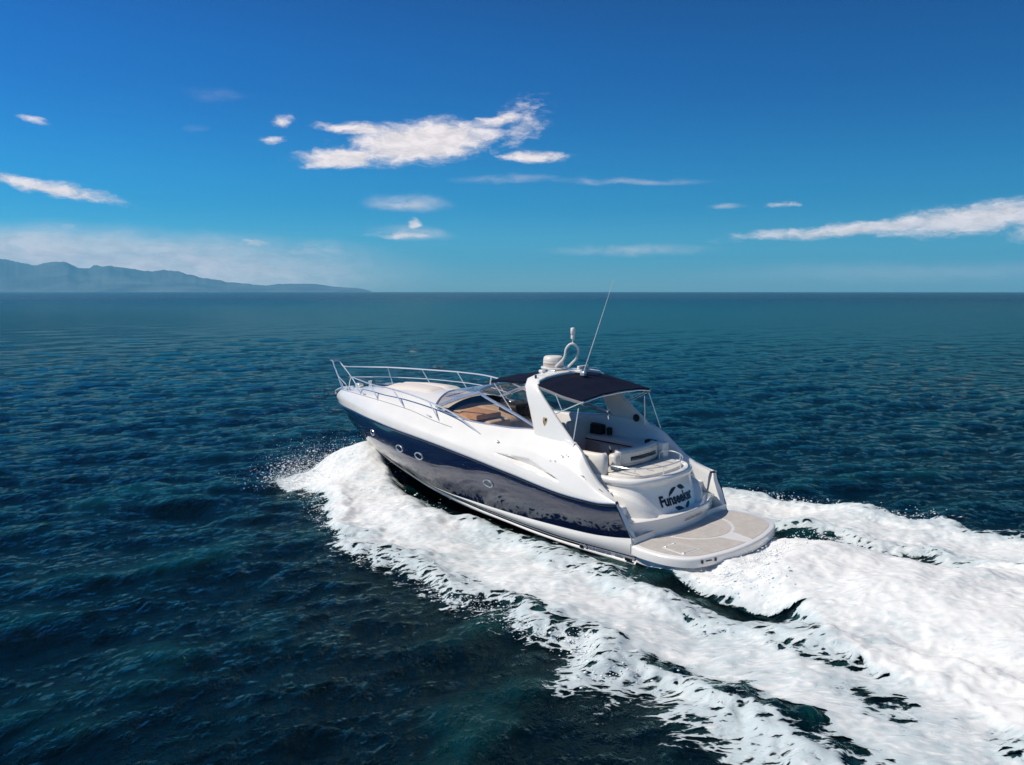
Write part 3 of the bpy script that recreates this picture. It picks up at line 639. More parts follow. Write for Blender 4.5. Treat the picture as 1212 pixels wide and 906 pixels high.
# portholes --------------------------------------------------------------------
def side_point(x, z):
    """point and frame on the port topside at given station and height"""
    P = top_side; best = None
    d = (P[..., 0]-x)**2+(P[..., 2]-z)**2; i, j = np.unravel_index(np.argmin(d), d.shape)
    i = min(max(i, 1), P.shape[0]-2); j = min(max(j, 1), P.shape[1]-2)
    e1 = P[i, j+1]-P[i, j-1]; e2 = P[i-1, j]-P[i+1, j]; e1 /= np.linalg.norm(e1); nn = np.cross(e2, e1); nn /= np.linalg.norm(nn)
    if nn[1] < 0: nn = -nn
    e2 = np.cross(nn, e1); e2 = e2 if e2[2] > 0 else -e2
    return P[i, j], e1, e2, nn
for sd_ in (1, -1):
    for (x, z) in ((11.85, 1.47), (10.2, 1.36), (9.2, 1.27), (6.42, 1.04)):
        p, e1, e2, nn = side_point(x, z); ring = [p+nn*.012+.17*cos(a)*e1+.088*sin(a)*e2 for a in np.linspace(0, 2*pi, 33)]
        if x == 11.85: ring = [p+nn*.012+.12*cos(a)*e1+.08*sin(a)*e2 for a in np.linspace(0, 2*pi, 33)]
        ring = np.array(ring)*np.array([1, sd_, 1])
        fr = tube('porthole', ring, .017, ALU, yacht, smooth=False)
        c = (p+nn*.01)*np.array([1, sd_, 1]); R2 = ring[:-1]; link(from_arrays(np.vstack([R2, [c]]), [(k, (k+1) % 32, 32) for k in range(32)]), 'porthole_glass', SMOKE, fr, smooth=False)

# windscreen --------------------------------------------------------------------
base = [(5.35,1.42,2.53),(6.4,1.385,2.425),(7.6,1.36,2.385),(8.7,1.335,2.455),(9.33,1.24,2.56),(9.6,.95,2.67),(9.85,.45,2.79),(9.92,0,2.83)]
top = [(5.36,1.42,2.56),(6.0,1.33,2.72),(6.9,1.24,2.93),(7.45,1.19,3.06),(7.72,1.12,3.14),(7.85,.85,3.185),(7.93,.42,3.22),(7.96,0,3.23)]
mir = lambda P: P+[(x, -y, z) for x, y, z in reversed(P[:-1])]
Bm, Tm = smooth_path(mir(base), 5), smooth_path(mir(top), 5)
gl = np.array([Bm*(1-u)+Tm*u for u in np.linspace(0, 1, 6)])
frame = tube('windscreen_frame', Tm, .038, ALU, yacht, smooth=False, extra=((Bm, .018, False),
      ([(9.33,1.25,2.56),(8.55,1.21,2.86),(7.72,1.12,3.14)], .045, True), ([(9.33,-1.25,2.56),(8.55,-1.21,2.86),(7.72,-1.12,3.14)], .045, True),
      ([(9.92,0,2.83),(7.96,0,3.23)], .02, False)))
link(from_arrays(*sheet(gl)), 'windscreen_glass', GLASSY, frame, angle=60)
for (y, a) in ((.62, .4), (-.45, .3), (-.95, .2)):
    tube('wiper', [(9.78-.2*abs(y), y, 2.76-.06*abs(y)), (9.3-.2*abs(y), y-.25, 2.93-.06*abs(y)), (8.9, y-.38, 3.03)], .012, BLACK, yacht)

# dashboard and cabin-top inside the screen
rows = []
for s in np.linspace(1, -1, 17):
    rows.append([(9.25-.5*s*s, 1.2*s, 2.52-.06*abs(s)), (8.7-.3*s*s, 1.22*s, 2.50-.10*abs(s)), (8.1, 1.25*s, 2.40-.08*abs(s)), (7.7, 1.25*s, 2.33-.06*abs(s)), (7.55, 1.25*s, 2.2), (7.5, 1.25*s, 1.0)])
link(from_arrays(*sheet(np.array(rows))), 'dashboard', TANL, yacht, angle=50)
rbox('instrument_console', (7.55, -.95, 2.3), (8.35, -.15, 2.62), DARK, yacht, r=.09)
tube('steering_wheel', [(7.42+.10*sin(a), -.55+.19*cos(a), 2.42+.17*sin(a)) for a in np.linspace(0, 2*pi, 25)], .016, BLACK, yacht, smooth=False)
prism('dashboard_cushion', [(8.85,.25),(8.6,1.05),(7.85,1.12),(7.8,.25)], 2.36, 2.50, TAN, yacht, bev=.05)
# companion lounge, tan, on the port side
rbox('lounge_seat', (5.35, .50, 1.75), (7.35, 1.26, 2.06), TAN, yacht, r=.07)
rbox('lounge_backrest', (5.5, 1.08, 2.0), (7.5, 1.27, 2.36), TAN, yacht, r=.07)
rbox('lounge_backrest', (7.2, .45, 2.0), (7.45, 1.25, 2.42), TANL, yacht, r=.08)
rbox('lounge_cushion', (5.38, .55, 2.0), (5.62, 1.15, 2.36), TANL, yacht, r=.08)
# helm seats
for y0, y1 in ((-1.2, -.25), (-.15, .35)):
    rbox('helm_seat', (5.95, y0, 1.55), (6.55, y1, 1.85), DARK, yacht, r=.07)
    rbox('helm_seat_back', (5.80, y0, 1.45), (5.98, y1, 2.42), GEL2, yacht, r=.08, fn=lambda x, y, z: (x-.06*(z-1.5), y, z))
prism('cockpit_floor', [(2.7,1.2),(2.7,-1.2),(3.4,-1.6),(5,-1.35),(8,-1.2),(8,1.2),(5,1.35),(3.4,1.6)], .86, .92, TEAK, yacht)

# galley unit along the starboard side
def arcx(x): return -1.02-.10*((x-4.8)/1.2)**2+0.0
xs = np.linspace(3.75, 6.1, 14)
pl = [(x, -1.0+.05*((x-4.9)/1.2)**2) for x in xs]+[(6.1, -1.42), (3.75, -1.5)]
prism('galley_unit', pl, .92, 1.86, GEL2, yacht)
pl = [(x, -.93+.05*((x-4.9)/1.2)**2) for x in np.linspace(3.6, 6.12, 14)]+[(6.12, -1.42), (3.6, -1.55)]
prism('galley_counter', pl, 1.90, 2.0, GEL2, yacht, bev=.04)
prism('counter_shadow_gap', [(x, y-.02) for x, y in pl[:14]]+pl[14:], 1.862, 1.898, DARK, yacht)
rbox('galley_door', (5.35, -.985, 1.05), (5.85, -.96, 1.80), mat('galley door veneer', (.50, .43, .39), .5), yacht, r=.01)
rbox('galley_door', (4.7, -.99, 1.05), (5.3, -.965, 1.82), GEL2, yacht, r=.01)
rbox('galley_door', (4.1, -.985, 1.05), (4.66, -.96, 1.82), GEL2, yacht, r=.01)
rbox('latch', (4.9, -.97, 1.62), (4.96, -.94, 1.70), DARK, yacht, r=.01); rbox('latch', (5.22, -.97, 1.25), (5.28, -.94, 1.32), DARK, yacht, r=.01)
rbox('fire_extinguisher', (4.22, -.96, 1.35), (4.34, -.90, 1.62), RED, yacht, r=.03)
rbox('appliance', (5.4, -1.32, 2.0), (5.95, -1.1, 2.26), DARK, yacht, r=.03); rbox('appliance', (5.18, -1.33, 2.0), (5.30, -1.22, 2.2), DARK, yacht, r=.02)

# swim platform --------------------------------------------------------------------
half = [(2.04,1.95),(1.75,2.03),(1.3,2.04),(.95,1.97),(.66,1.8),(.48,1.52),(.36,1.1),(.27,.6),(.24,0)]
pf = smooth_path([(x, y, 0) for x, y in mir([(x, y, 0) for x, y in half])] if False else [(x, y, 0) for x, y, _ in mir([(x, y, 0) for x, y in half])], 4)
prism('swim_platform', [(p[0], p[1]) for p in pf], .30, .50, GEL, yacht, bev=.055, segs=4)
pu_ = [( (p[0]-1.9)*.93+1.93, p[1]*.94) for p in pf]
prism('platform_underside', pu_, .12, .298, GEL2, yacht)
def inset(pts, d=.14): return [((x-1.6)*(1-d/1.4)+1.6, y*(1-d/2.0)) for x, y in pts]
edge = [(x, y) for x, y in inset([(p[0], p[1]) for p in pf])]
edge = [(min(x, 2.0), y) for x, y in edge]
ell = lambda a, k=1.: (1.75-1.05*k*math.sin(a)*1.0, -.30+1.02*k*math.cos(a))
# three non-slip panels split by white moulded lines
ea = np.linspace(0, pi, 25)
cen = [(1.98-.98*sin(a), -.15+.98*cos(a)) for a in ea]
prism('deck_pad', cen, .5, .506, PAD, yacht)
def sidepad(sign):
    out = [(x, y) for x, y in edge if (y > .0 if sign > 0 else y < -.2)]
    arc = [(1.98-1.06*sin(a), -.15+1.06*cos(a)) for a in ea]
    arc = [(x, y) for x, y in arc if (y > .0 if sign > 0 else y < -.2)]
    if sign > 0: P = sorted(out, key=lambda p: -p[1]) ; P = [p for p in edge if p[1] > -.04]; A_ = [p for p in arc if p[1] > .05]; return P+A_[::-1]
    P = [p for p in edge if p[1] < -.22]; A_ = [p for p in arc if p[1] < -.3]; return P+A_[::-1]
for s_g in (1, -1): prism('deck_pad', sidepad(s_g), .5, .506, PAD, yacht)
h0 = [(1.42,1.20),(1.42,1.60),(.90,1.66),(.86,1.16)]
prism('platform_hatch', [((x-1.15)*1.14+1.15, (y-1.4)*1.16+1.4) for x, y in h0], .5, .511, GEL, yacht); hp = prism('platform_hatch', h0, .511, .518, PAD, yacht)
for (x, y) in ((1.42, 1.25), (1.42, 1.55), (.92, 1.62)): rbox('hinge', (x-.035, y-.03, .512), (x+.035, y+.03, .53), STEEL, yacht, r=.008)
for x, y in ((.485, 1.56), (.375, 1.22)): rbox('ladder_bracket', (x-.025, y-.02, .38), (x+.02, y+.02, .455), BLACK, yacht, r=.008)
tube('ladder_bracket', [(.45, 1.47, .42), (.40, 1.33, .42)], .012, BLACK, yacht, smooth=False)
# underwater exhaust housing and trim
rbox('exhaust_box', (1.2, 1.35, .02), (1.98, 1.82, .12), TEAK, yacht, r=.02); rbox('exhaust_box', (1.2, -1.82, .02), (1.98, -1.35, .12), TEAK, yacht, r=.02)

# aft step and bulwark return --------------------------------------------------------------------
def step_out(y): return 1.90+.42*(abs(y)/1.75)**2.4
ys = np.linspace(1.72, -1.72, 33)
outl = [(step_out(y), y) for y in ys]+[(3.6, -1.72), (3.6, 1.72)]
step = prism('aft_step', outl, .49, .88, GEL, yacht, bev=.03, segs=3)
lip = [(step_out(y)-.02, y, .875) for y in ys]
tube('step_edge', lip, .022, GEL, yacht, smooth=False)
# hull quarter pieces closing between step and hull side
for sd_ in (1, -1):
    q = np.array([(2.42, 2.03, 1.34), (2.36, 1.99, 1.2), (2.22, 1.98, .95), (2.05, 1.96, .64), (2.03, 1.95, .48)])
    q2 = q.copy(); q2[:, 1] = [1.93, 1.86, 1.80, 1.76, 1.74]; q2[:, 0] += .02
    q3 = q2.copy(); q3[:, 1] -= .02; q3[:, 0] += 1.4; q3[:, 2] = np.maximum(q3[:, 2], .5)
    g = np.array([q, q2, q3])*np.array([1, sd_, 1]); link(from_arrays(*sheet(g)), 'quarter_panel', GEL, yacht, angle=30)
# side stairs
for sd_ in (1, -1):
    a, b = sorted((1.28*sd_, 1.85*sd_))
    rbox('stair_tread', (2.62, a, .86), (3.6, b, 1.14), GEL2, yacht, r=.025)
    rbox('stair_tread', (2.98, a, 1.10), (4.3, b, 1.40), GEL2, yacht, r=.025)
    rbox('locker_door', (2.605, min(1.36*sd_, 1.72*sd_), .92), (2.622, max(1.36*sd_, 1.72*sd_), 1.09), GEL, yacht, r=.006)
    rbox('latch', (2.598, 1.56*sd_-.02, 1.0), (2.61, 1.56*sd_+.02, 1.04), STEEL, yacht, r=.003)
    rbox('side_vent', (2.62, min(1.90*sd_, 1.93*sd_), 1.37), (3.0, max(1.90*sd_, 1.93*sd_), 1.41), GREYS, yacht, r=.01, fn=lambda x, y, z: (x, y, z+(x-2.62)*.45))
# garage / sunpad block: walls follow a horseshoe plan
plan = smooth_path([(4.0,1.36,0),(3.4,1.34,0),(2.92,1.27,0),(2.54,1.04,0),(2.37,.58,0),(2.32,0,0),(2.37,-.58,0),(2.54,-1.04,0),(2.92,-1.27,0),(3.4,-1.34,0),(4.0,-1.36,0)], 6)
def wall_rows(levels):
    G = []
    for (z, d) in levels:
        c = np.array([3.6, 0, 0]); P = plan-c; P = P*(1+d/np.linalg.norm(P[:, :2], axis=1))[:, None]+c; P[:, 2] = z; G.append(P)
    return np.array(G)
lev = [(.87,.235),(.95,.20),(1.1,.13),(1.28,.055),(1.44,.005),(1.53,.0),(1.56,.035),(1.64,.045),(1.69,.02),(1.71,-.04),(1.70,-.10),(1.67,-.14)]
tw = link(from_arrays(*sheet(wall_rows(lev))), 'transom_wall', GEL, yacht, angle=50)
pp = wall_rows([(1.67, -.14)])[0]
prism('sunpad_base', [(p[0], p[1]) for p in pp], 1.55, 1.672, GEL2, yacht)
pp2 = wall_rows([(1.7, -.20)])[0]; pp2 = [(min(p[0], 3.35), p[1]) for p in pp2 if p[0] < 3.5]
prism('sunpad_cushion', pp2, 1.672, 1.735, VINYL, yacht, bev=.025, segs=3)
# raised pod beside the garage on port (moulded fender locker) and its twin
for sd_ in (1, -1):
    def pod(x, y, z): return (x, y, z)
    rows = []
    for (x, y, z, w) in [(3.6, 1.30, 1.44, .16), (3.1, 1.29, 1.42, .18), (2.8, 1.22, 1.38, .20), (2.56, 1.11, 1.29, .20), (2.36, .96, 1.13, .18), (2.24, .84, .98, .14), (2.18, .76, .885, .08)]:
        c, d_ = .55, .83
        rows.append([(x-c*w*o_, (y+d_*w*o_)*sd_, .87+(z-.87)*q_) for o_, q_ in [(1.25, 0), (1.2, .5), (1.12, .82), (.95, .96), (.6, 1.0), (.1, 1.0), (-.5, .98), (-1.2, .92)]])
    link(from_arrays(*sheet(np.array(rows))), 'moulded_pod', GEL, yacht, angle=50)
# sunpad rail
rp = smooth_path([(3.55,.92,1.73),(3.45,1.0,1.86),(3.2,1.05,1.90),(2.8,.98,1.90),(2.5,.6,1.90),(2.41,0,1.90),(2.5,-.6,1.90),(2.8,-1.02,1.90),(3.1,-1.12,1.92),(3.3,-1.02,1.92),(3.35,-.9,1.88),(3.3,-.82,1.74)], 5)
tube('sunpad_rail', rp, .016, STEEL, yacht, smooth=False)
for (x, y) in ((2.74, .93), (2.43, .25), (2.47, -.5), (2.85, -1.05)): tube('stanchion', [(x, y, 1.66), (x, y, 1.90)], .011, STEEL, yacht, smooth=False)
# headrest behind the cockpit sofa
def hb(x, y, z): return (x+.10*(z-1.75)-.16*((y+.1)/.8)**2*-1*0-.14*((y+.15)/.8)**2*-1, y, z)
rbox('headrest', (3.28, -.98, 1.745), (3.50, .62, 2.16), VINYL, yacht, r=.085, seg=5, sub=5, fn=hb)
rbox('headrest_slot', (3.262, -.75, 1.88), (3.30, .30, 1.975), BLACK, yacht, r=.012, sub=5, fn=hb)
rbox('headrest', (3.30, .66, 1.72), (3.54, .90, 2.12), VINYL, yacht, r=.085, seg=5, fn=lambda x, y, z: (x+.14*(z-1.75), y, z))
# cockpit sofa: backrest shell sweeping round the port quarter
sp_ = smooth_path([(4.15,1.30,0),(3.88,1.30,0),(3.62,1.27,0),(3.46,1.20,0),(3.42,1.08,0)], 6)
tn = np.gradient(sp_[:, :2], axis=0); tn /= np.linalg.norm(tn, axis=1)[:, None]; on = np.stack([-tn[:, 1], tn[:, 0]], 1)*-1
if on[0][1] < 0: on = -on
rows = []
for (z, o_) in [(1.66, .0), (1.8, .02), (2.0, .015), (2.13, -.02), (2.18, -.07), (2.17, -.13), (2.08, -.17), (1.5, -.19), (1.2, -.19), (1.2, .0), (1.66, 0)]:
    P = sp_.copy(); P[:, :2] += on*o_; P[:, 2] = z; rows.append(P)
v, f = sheet(np.array(rows)); nc = len(sp_); f = f+[tuple(k*nc+nc-1 for k in range(len(rows)-1))]
link(weld(from_arrays(v, f)), 'sofa_back', VINYL, yacht, angle=60)
prism('sofa_seat', [(4.2,1.12),(3.6,1.1),(3.35,.85),(3.5,-.9),(4.0,-.85),(4.1,.45),(4.2,.5)], 1.3, 1.48, VINYL, yacht, bev=.05)
# grab post and starboard end of the sofa
rbox('sofa_end', (3.30, -1.22, 1.7), (3.62, -.98, 2.12), GEL2, yacht, r=.03); rbox('deck_bag', (3.6, -1.18, 2.0), (3.9, -.98, 2.13), DARK, yacht, r=.04)

# radar arch --------------------------------------------------------------------
AS = [(1.53,2.28,5.36,3.98),(1.50,2.42,5.36,4.10),(1.46,2.7,5.47,4.45),(1.42,3.0,5.60,4.80),(1.38,3.3,5.74,5.14),(1.31,3.52,5.86,5.40),(1.17,3.66,5.93,5.50),(.9,3.71,5.96,5.52),(.45,3.74,5.99,5.54),(0,3.75,6.0,5.54)]
full = [(y, z, xf, xa) for y, z, xf, xa in AS]+[(-y, z, xf, xa) for y, z, xf, xa in reversed(AS[:-1])]
ctr = np.array([[y, z] for y, z, _, _ in full]); tg = np.gradient(ctr, axis=0); tg /= np.linalg.norm(tg, axis=1)[:, None]; nr_ = np.stack([tg[:, 1], -tg[:, 0]], 1)
rows = []
for (y, z, xf, xa), n2_ in zip(full, nr_):
    th = .065; sec = []
    w = (xf-xa)/2; xc = (xf+xa)/2
    for a in np.linspace(0, 2*pi, 21)[:-1]:
        ca, sa = cos(a), sin(a); ex = math.copysign(abs(ca)**.45, ca); ez = math.copysign(abs(sa)**.6, sa)
        sec.append((xc+w*ex, y+n2_[0]*th*ez, z+n2_[1]*th*ez))
    rows.append(sec)
rows = np.array(rows); V = rows.reshape(-1, 3); F = grid_faces(rows.shape[0], 20, 0, False, wrap=True)
link(weld(from_arrays(V, F)), 'radar_arch', GEL, yacht, angle=55)
# fairing from the arch foot down into the side
for sd_ in (1, -1):
    q = []
    for x, o_ in ((5.36, .0), (4.9, .01), (4.4, .015), (4.0, .0)):
        y, z = float(C4.y(np.array([x]))[0]), float(C4.z(np.array([x]))[0]); q.append([(x, (y+.06)*sd_, z-.10), (x, (y+.02)*sd_, z+.02), (x, (y-.10)*sd_, z+.02), (x, (y-.14)*sd_, z-.1)])
    link(from_arrays(*sheet(np.array(q))), 'arch_foot', GEL, yacht, angle=60)
# speaker and badge on the arch
def disc(name, c, nrm, r, m, th=.012, seg=24, sx=1.):
    c = Vector(c); nrm = Vector(nrm).normalized(); q = nrm.to_track_quat('Z', 'Y'); V = []
    for k, (rr, dz) in enumerate([(r, 0), (r, th*.6), (r*.9, th), (r*.55, th*.6)]):
        for a in range(seg): V.append(c+q @ Vector((rr*cos(2*pi*a/seg)*sx, rr*sin(2*pi*a/seg), dz)))
    F = grid_faces(4, seg, 0, False, True)+[tuple(3*seg+a for a in range(seg))]
    return link(from_arrays(V, F), name, m, yacht, angle=40)
disc('speaker', (4.45, -1.38, 2.55), (.0, 1, .05), .10, DARK)
# crest-like badge on the port arch leg: gold shield with red and dark quarters
GOLD = mat('gold badge', (.55, .38, .20), .35, metal=.4)
def arch_y(z): return float(np.interp(z, [a[1] for a in AS], [a[0] for a in AS]))+.068
def badge(pts, m, name, lift):
    V = [(5.02+p*.065, arch_y(2.78+q_*.09)+lift, 2.78+q_*.09) for p, q_ in pts]; return link(from_arrays(V, [tuple(range(len(V)))]), name, m, yacht, smooth=False)
badge([(-1,1),(1,1),(1.05,.1),(.5,-.8),(0,-1.2),(-.5,-.8),(-1.05,.1)], GOLD, 'badge', .004)
badge([(-.8,.8),(-.05,.8),(-.05,.1),(-.8,.1)], INK, 'badge_mark', .007); badge([(.1,0),(.8,0),(.4,-.7),(.1,-.9)], RED, 'badge_mark', .007)

# radar, mast, lights and whip antenna
def lathe(name, c, prof, m, parent, seg=28):
    V = [(c[0]+r*cos(2*pi*k/seg), c[1]+r*sin(2*pi*k/seg), c[2]+z) for r, z in prof for k in range(seg)]
    F = grid_faces(len(prof), seg, 0, False, True); n = len(prof)
    F += [tuple((n-1)*seg+k for k in range(seg)), tuple(k for k in reversed(range(seg)))]
    return link(from_arrays(V, F), name, m, parent, angle=40)
rp_ = lathe('radar_mount', (6.08, .02, 3.80), [(.02, -.08), (.14, -.08), (.14, .0), (.34, .03), (.345, .06), (.33, .075)], GEL, yacht)
RADM = mat('radome plastic', (.72, .66, .60), .4)
rd = lathe('radar_dome', (6.10, .02, 3.875), [(.24, 0), (.265, .03), (.27, .10), (.265, .15), (.262, .155), (.262, .165), (.266, .17), (.25, .245), (.22, .27), (.12, .28), (.01, .28)], RADM, yacht)
link(from_arrays([(6.10+.272*cos(a), .02+.272*sin(a), z) for z in (3.96, 3.972) for a in np.linspace(1.2, 2.4, 12)], grid_faces(2, 12)), 'dome_mark', mat('faded red mark', (.45, .22, .16), .5), rd)
mast = tube('mast', [(6.05, .16, 3.78), (5.78, .15, 4.0), (5.63, .13, 4.16), (5.58, .12, 4.38), (5.50, .06, 4.50), (5.42, .0, 4.50), (5.37, -.10, 4.38), (5.42, -.12, 4.16), (5.62, -.14, 3.98), (5.85, -.15, 3.80)], .032, GEL, yacht)
lathe('mast_light', (5.45, .02, 4.50), [(.018, 0), (.018, .12), (.05, .14), (.055, .2), (.045, .24), (.06, .26), (.062, .40), (.05, .42), (.01, .43)], GEL, mast, seg=14)
ant = tube('whip_antenna', [(5.16, -.05, 3.74), (5.1, -.05, 3.90), (4.68, -.03, 4.95), (4.2, 0, 6.15)], [.016, .014, .009, .004], GEL, yacht)
rbox('antenna_base', (5.08, -.10, 3.72), (5.22, .0, 3.83), STEEL, yacht, r=.015)
rbox('arch_fitting', (5.55, -.75, 3.80), (5.62, -.35, 3.90), GEL, yacht, r=.02); tube('arch_fitting', [(5.4, -.95, 3.78), (5.25, -.6, 3.86), (5.25, -.1, 3.86)], .014, STEEL, yacht)
rbox('horn', (5.7, .35, 3.79), (5.95, .42, 3.85), STEEL, yacht, r=.02); rbox('horn', (5.35, -.42, 3.74), (5.62, -.2, 3.82), GEL, yacht, r=.02)
lathe('navigation_light', (5.66, 1.16, 3.70), [(.028, 0), (.028, .10), (.015, .11)], DARK, yacht, seg=12)
rbox('searchlight', (5.88, .55, 3.78), (6.02, .68, 3.86), GEL, yacht, r=.02)

# canvas tops --------------------------------------------------------------------
def canopy(name, xs, yhalf, zedge, crownh, m, th=.03, val=None):
    nu, nv = 25, 21; top_ = []; 
    for i in range(nu):
        u = i/(nu-1); x = np.interp(u, np.linspace(0, 1, len(xs)), xs); yh = np.interp(u, np.linspace(0, 1, len(yhalf)), yhalf); ze = np.interp(u, np.linspace(0, 1, len(zedge)), zedge); chh = np.interp(u, np.linspace(0, 1, len(crownh)), crownh)
        sag = .016*abs(math.sin(u*pi*3))
        row = []
        for j in range(nv):
            s = -1+2*j/(nv-1); z = ze+chh*(1-abs(s)**2.6)-sag*(1-s*s)+.004*math.sin(11*s+u*9); row.append((x-(.10*(1-s*s) if u > .98 else 0)*0, s*yh, z))
        top_.append(row)
    A_ = np.array(top_); B_ = A_-np.array([0, 0, th])
    V = np.vstack([A_.reshape(-1, 3), B_.reshape(-1, 3)]); n = nu*nv; F = grid_faces(nu, nv)+[tuple(n+k for k in reversed(q)) for q in grid_faces(nu, nv)]
    for i in range(nu-1): F += [(i*nv, (i+1)*nv, n+(i+1)*nv, n+i*nv), ((i+1)*nv-1, n+(i+1)*nv-1, n+(i+2)*nv-1, (i+2)*nv-1)]
    for j in range(nv-1): F += [(j, n+j, n+j+1, j+1), ((nu-1)*nv+j, (nu-1)*nv+j+1, n+(nu-1)*nv+j+1, n+(nu-1)*nv+j)]
    return link(weld(from_arrays(V, F)), name, m, yacht, angle=50), A_
bim, BA = canopy('bimini_top', [5.72, 5.2, 4.65, 4.0], [1.27, 1.33, 1.35, 1.33], [3.64, 3.575, 3.48, 3.385], [.11, .14, .13, .09], CANVAS, th=.035)
fc, FA = canopy('forward_canopy', [7.25, 6.7, 6.0], [1.16, 1.2, 1.22], [3.50, 3.57, 3.61], [.07, .09, .11], CANVAS, th=.05)
# pale underside flap hanging along each long edge of the bimini
for sd_ in (0, -1):
    e_ = BA[:, sd_, :]; g = np.array([e_-[0, 0, .034], e_-[0, (.012 if sd_ else -.012), .08], e_-[0, (.035 if sd_ else -.035), .125]]); link(from_arrays(*sheet(g)), 'canopy_valance', VALANCE, bim, angle=60)
for k in (0, 8, 16, 24):
    tube('canopy_bow', BA[k]-np.array([0, 0, .06]), .014, STEEL, bim, smooth=False)
for k in (0, 24): tube('canopy_bow', FA[k]-np.array([0, 0, .07]), .014, STEEL, fc, smooth=False)
# struts of the canvas tops
ST = [((3.98,1.32,3.36),(4.92,1.38,2.92)), ((4.85,1.33,3.44),(4.6,1.36,3.06)), ((4.15,1.30,3.18),(4.2,1.42,2.40)), ((4.4,1.3,3.3),(3.98,1.28,3.1))]
for a, b in ST[:3]:
    for sd_ in (1, -1): tube('canopy_strut', [(a[0], a[1]*sd_, a[2]), (b[0], b[1]*sd_, b[2])], .013, STEEL, yacht, smooth=False)
tube('canopy_strut', [(4.02, -1.30, 3.28), (3.80, -1.55, 2.35)], .013, STEEL, yacht, smooth=False)
tube('canopy_strut', [(4.05, -1.30, 3.28), (4.75, -1.38, 2.9)], .011, STEEL, yacht, smooth=False)
for sd_ in (1, -1):
    tube('canopy_strut', [(7.15, 1.14*sd_, 3.44), (6.35, 1.27*sd_, 2.80)], .014, STEEL, yacht, smooth=False)

# guard rails --------------------------------------------------------------------
def rail(name, P, r=.021): return tube(name, P, r, STEEL, yacht, seg=8)
topP = [(14.05,.75,2.86),(13.0,.97,2.82),(12.2,1.15,2.82),(11.1,1.28,2.83),(9.55,1.42,2.72),(8.35,1.50,2.53),(7.6,1.62,2.33),(7.0,1.72,2.16)]
rail('guard_rail', topP)
for (b, t) in (((13.3,.92,2.39),(14.0,.76,2.86)), ((12.05,1.2,2.39),(12.62,1.07,2.82)), ((10.5,1.40,2.34),(11.25,1.27,2.83)), ((8.75,1.60,2.20),(9.45,1.42,2.71))):
    st_ = tube('stanchion', [b, t], .016, STEEL, yacht, smooth=False); lathe('stanchion_foot', (b[0], b[1], b[2]-.02), [(.035, 0), (.033, .025), (.012, .035)], STEEL, st_, seg=12)
topS = [(16.1,-.28,3.02),(15.9,-.30,2.92),(15.2,-.42,2.96),(14.0,-.72,3.03),(12.6,-1.08,3.06),(11.05,-1.34,3.09),(9.9,-1.42,3.07),(8.9,-1.50,2.9),(7.9,-1.62,2.5),(7.3,-1.68,2.2)]
rail('guard_rail', topS)
midS = [(15.85,-.42,2.55),(15.0,-.62,2.62),(14.2,-.85,2.68),(12.2,-1.2,2.76),(10.3,-1.42,2.76),(9.1,-1.52,2.62)]
rail('mid_rail', midS, .014)
for (b, t) in (((13.9,-.82,2.38),(14.1,-.74,3.02)), ((12.3,-1.18,2.42),(12.75,-1.08,3.05)), ((10.75,-1.40,2.36),(11.3,-1.30,3.08)), ((9.2,-1.56,2.26),(9.75,-1.46,3.04))):
    st_ = tube('stanchion', [b, t], .016, STEEL, yacht, smooth=False); lathe('stanchion_foot', (b[0], b[1], b[2]-.02), [(.035, 0), (.033, .025), (.012, .035)], STEEL, st_, seg=12)
tube('stanchion', [(9.9,-1.42,3.06),(9.98,-1.44,2.74)], .022, GEL, yacht, smooth=False)
# pulpit at the stem
rail('pulpit', [(15.28,.24,2.25),(15.62,.24,2.86),(15.72,.23,2.95),(15.92,.16,3.13),(16.12,.10,3.15)], .018)
rail('pulpit', [(15.92,.16,3.13),(16.1,-.1,3.12),(16.15,-.27,3.06),(16.0,-.28,2.95),(15.62,-.30,2.66),(15.22,-.30,2.32)], .018)
rail('pulpit_brace', [(15.68,.22,2.88),(15.3,.38,2.72),(14.75,.56,2.60),(14.55,.60,2.52),(14.7,.48,2.33)], .016)
rail('pulpit_brace', [(14.05,.75,2.86),(14.2,.70,2.72),(14.35,.64,2.50),(14.7,.45,2.34)], .014)
rail('pulpit_brace', [(15.45,.24,2.55),(15.15,.36,2.50),(14.9,.42,2.30)], .010)
for x, y in ((14.3, -.2), (14.05, .05)): lathe('deck_post', (x, y, deck_z(x, y)), [(.02, 0), (.02, .16), (.045, .17), (.045, .20), (.01, .21)], STEEL, yacht, seg=12)

# moulded seam along the deck edge and stitched seams of the pads
for sd_ in (1, -1):
    P = np.array([(x, float(C2.y(np.array([x]))[0])*sd_, float(C2.z(np.array([x]))[0])+.004) for x in np.linspace(8.2, 15.2, 60)])
    tube('deck_seam', P, .006, GREYS, yacht, seg=5, smooth=False)
for y in (-.75, -.25, .25, .75): tube('cushion_seam', [(2.66+.12*abs(y), y, 1.738), (3.2, y, 1.738)], .006, GREYS, yacht, seg=5, smooth=False)
for sd_ in (1, -1): tube('platform_joint', [(2.045, 1.95*sd_, .30), (2.05, 1.96*sd_, .52), (2.05, 1.80*sd_, .53)], .008, GREYS, yacht, seg=5, smooth=False)
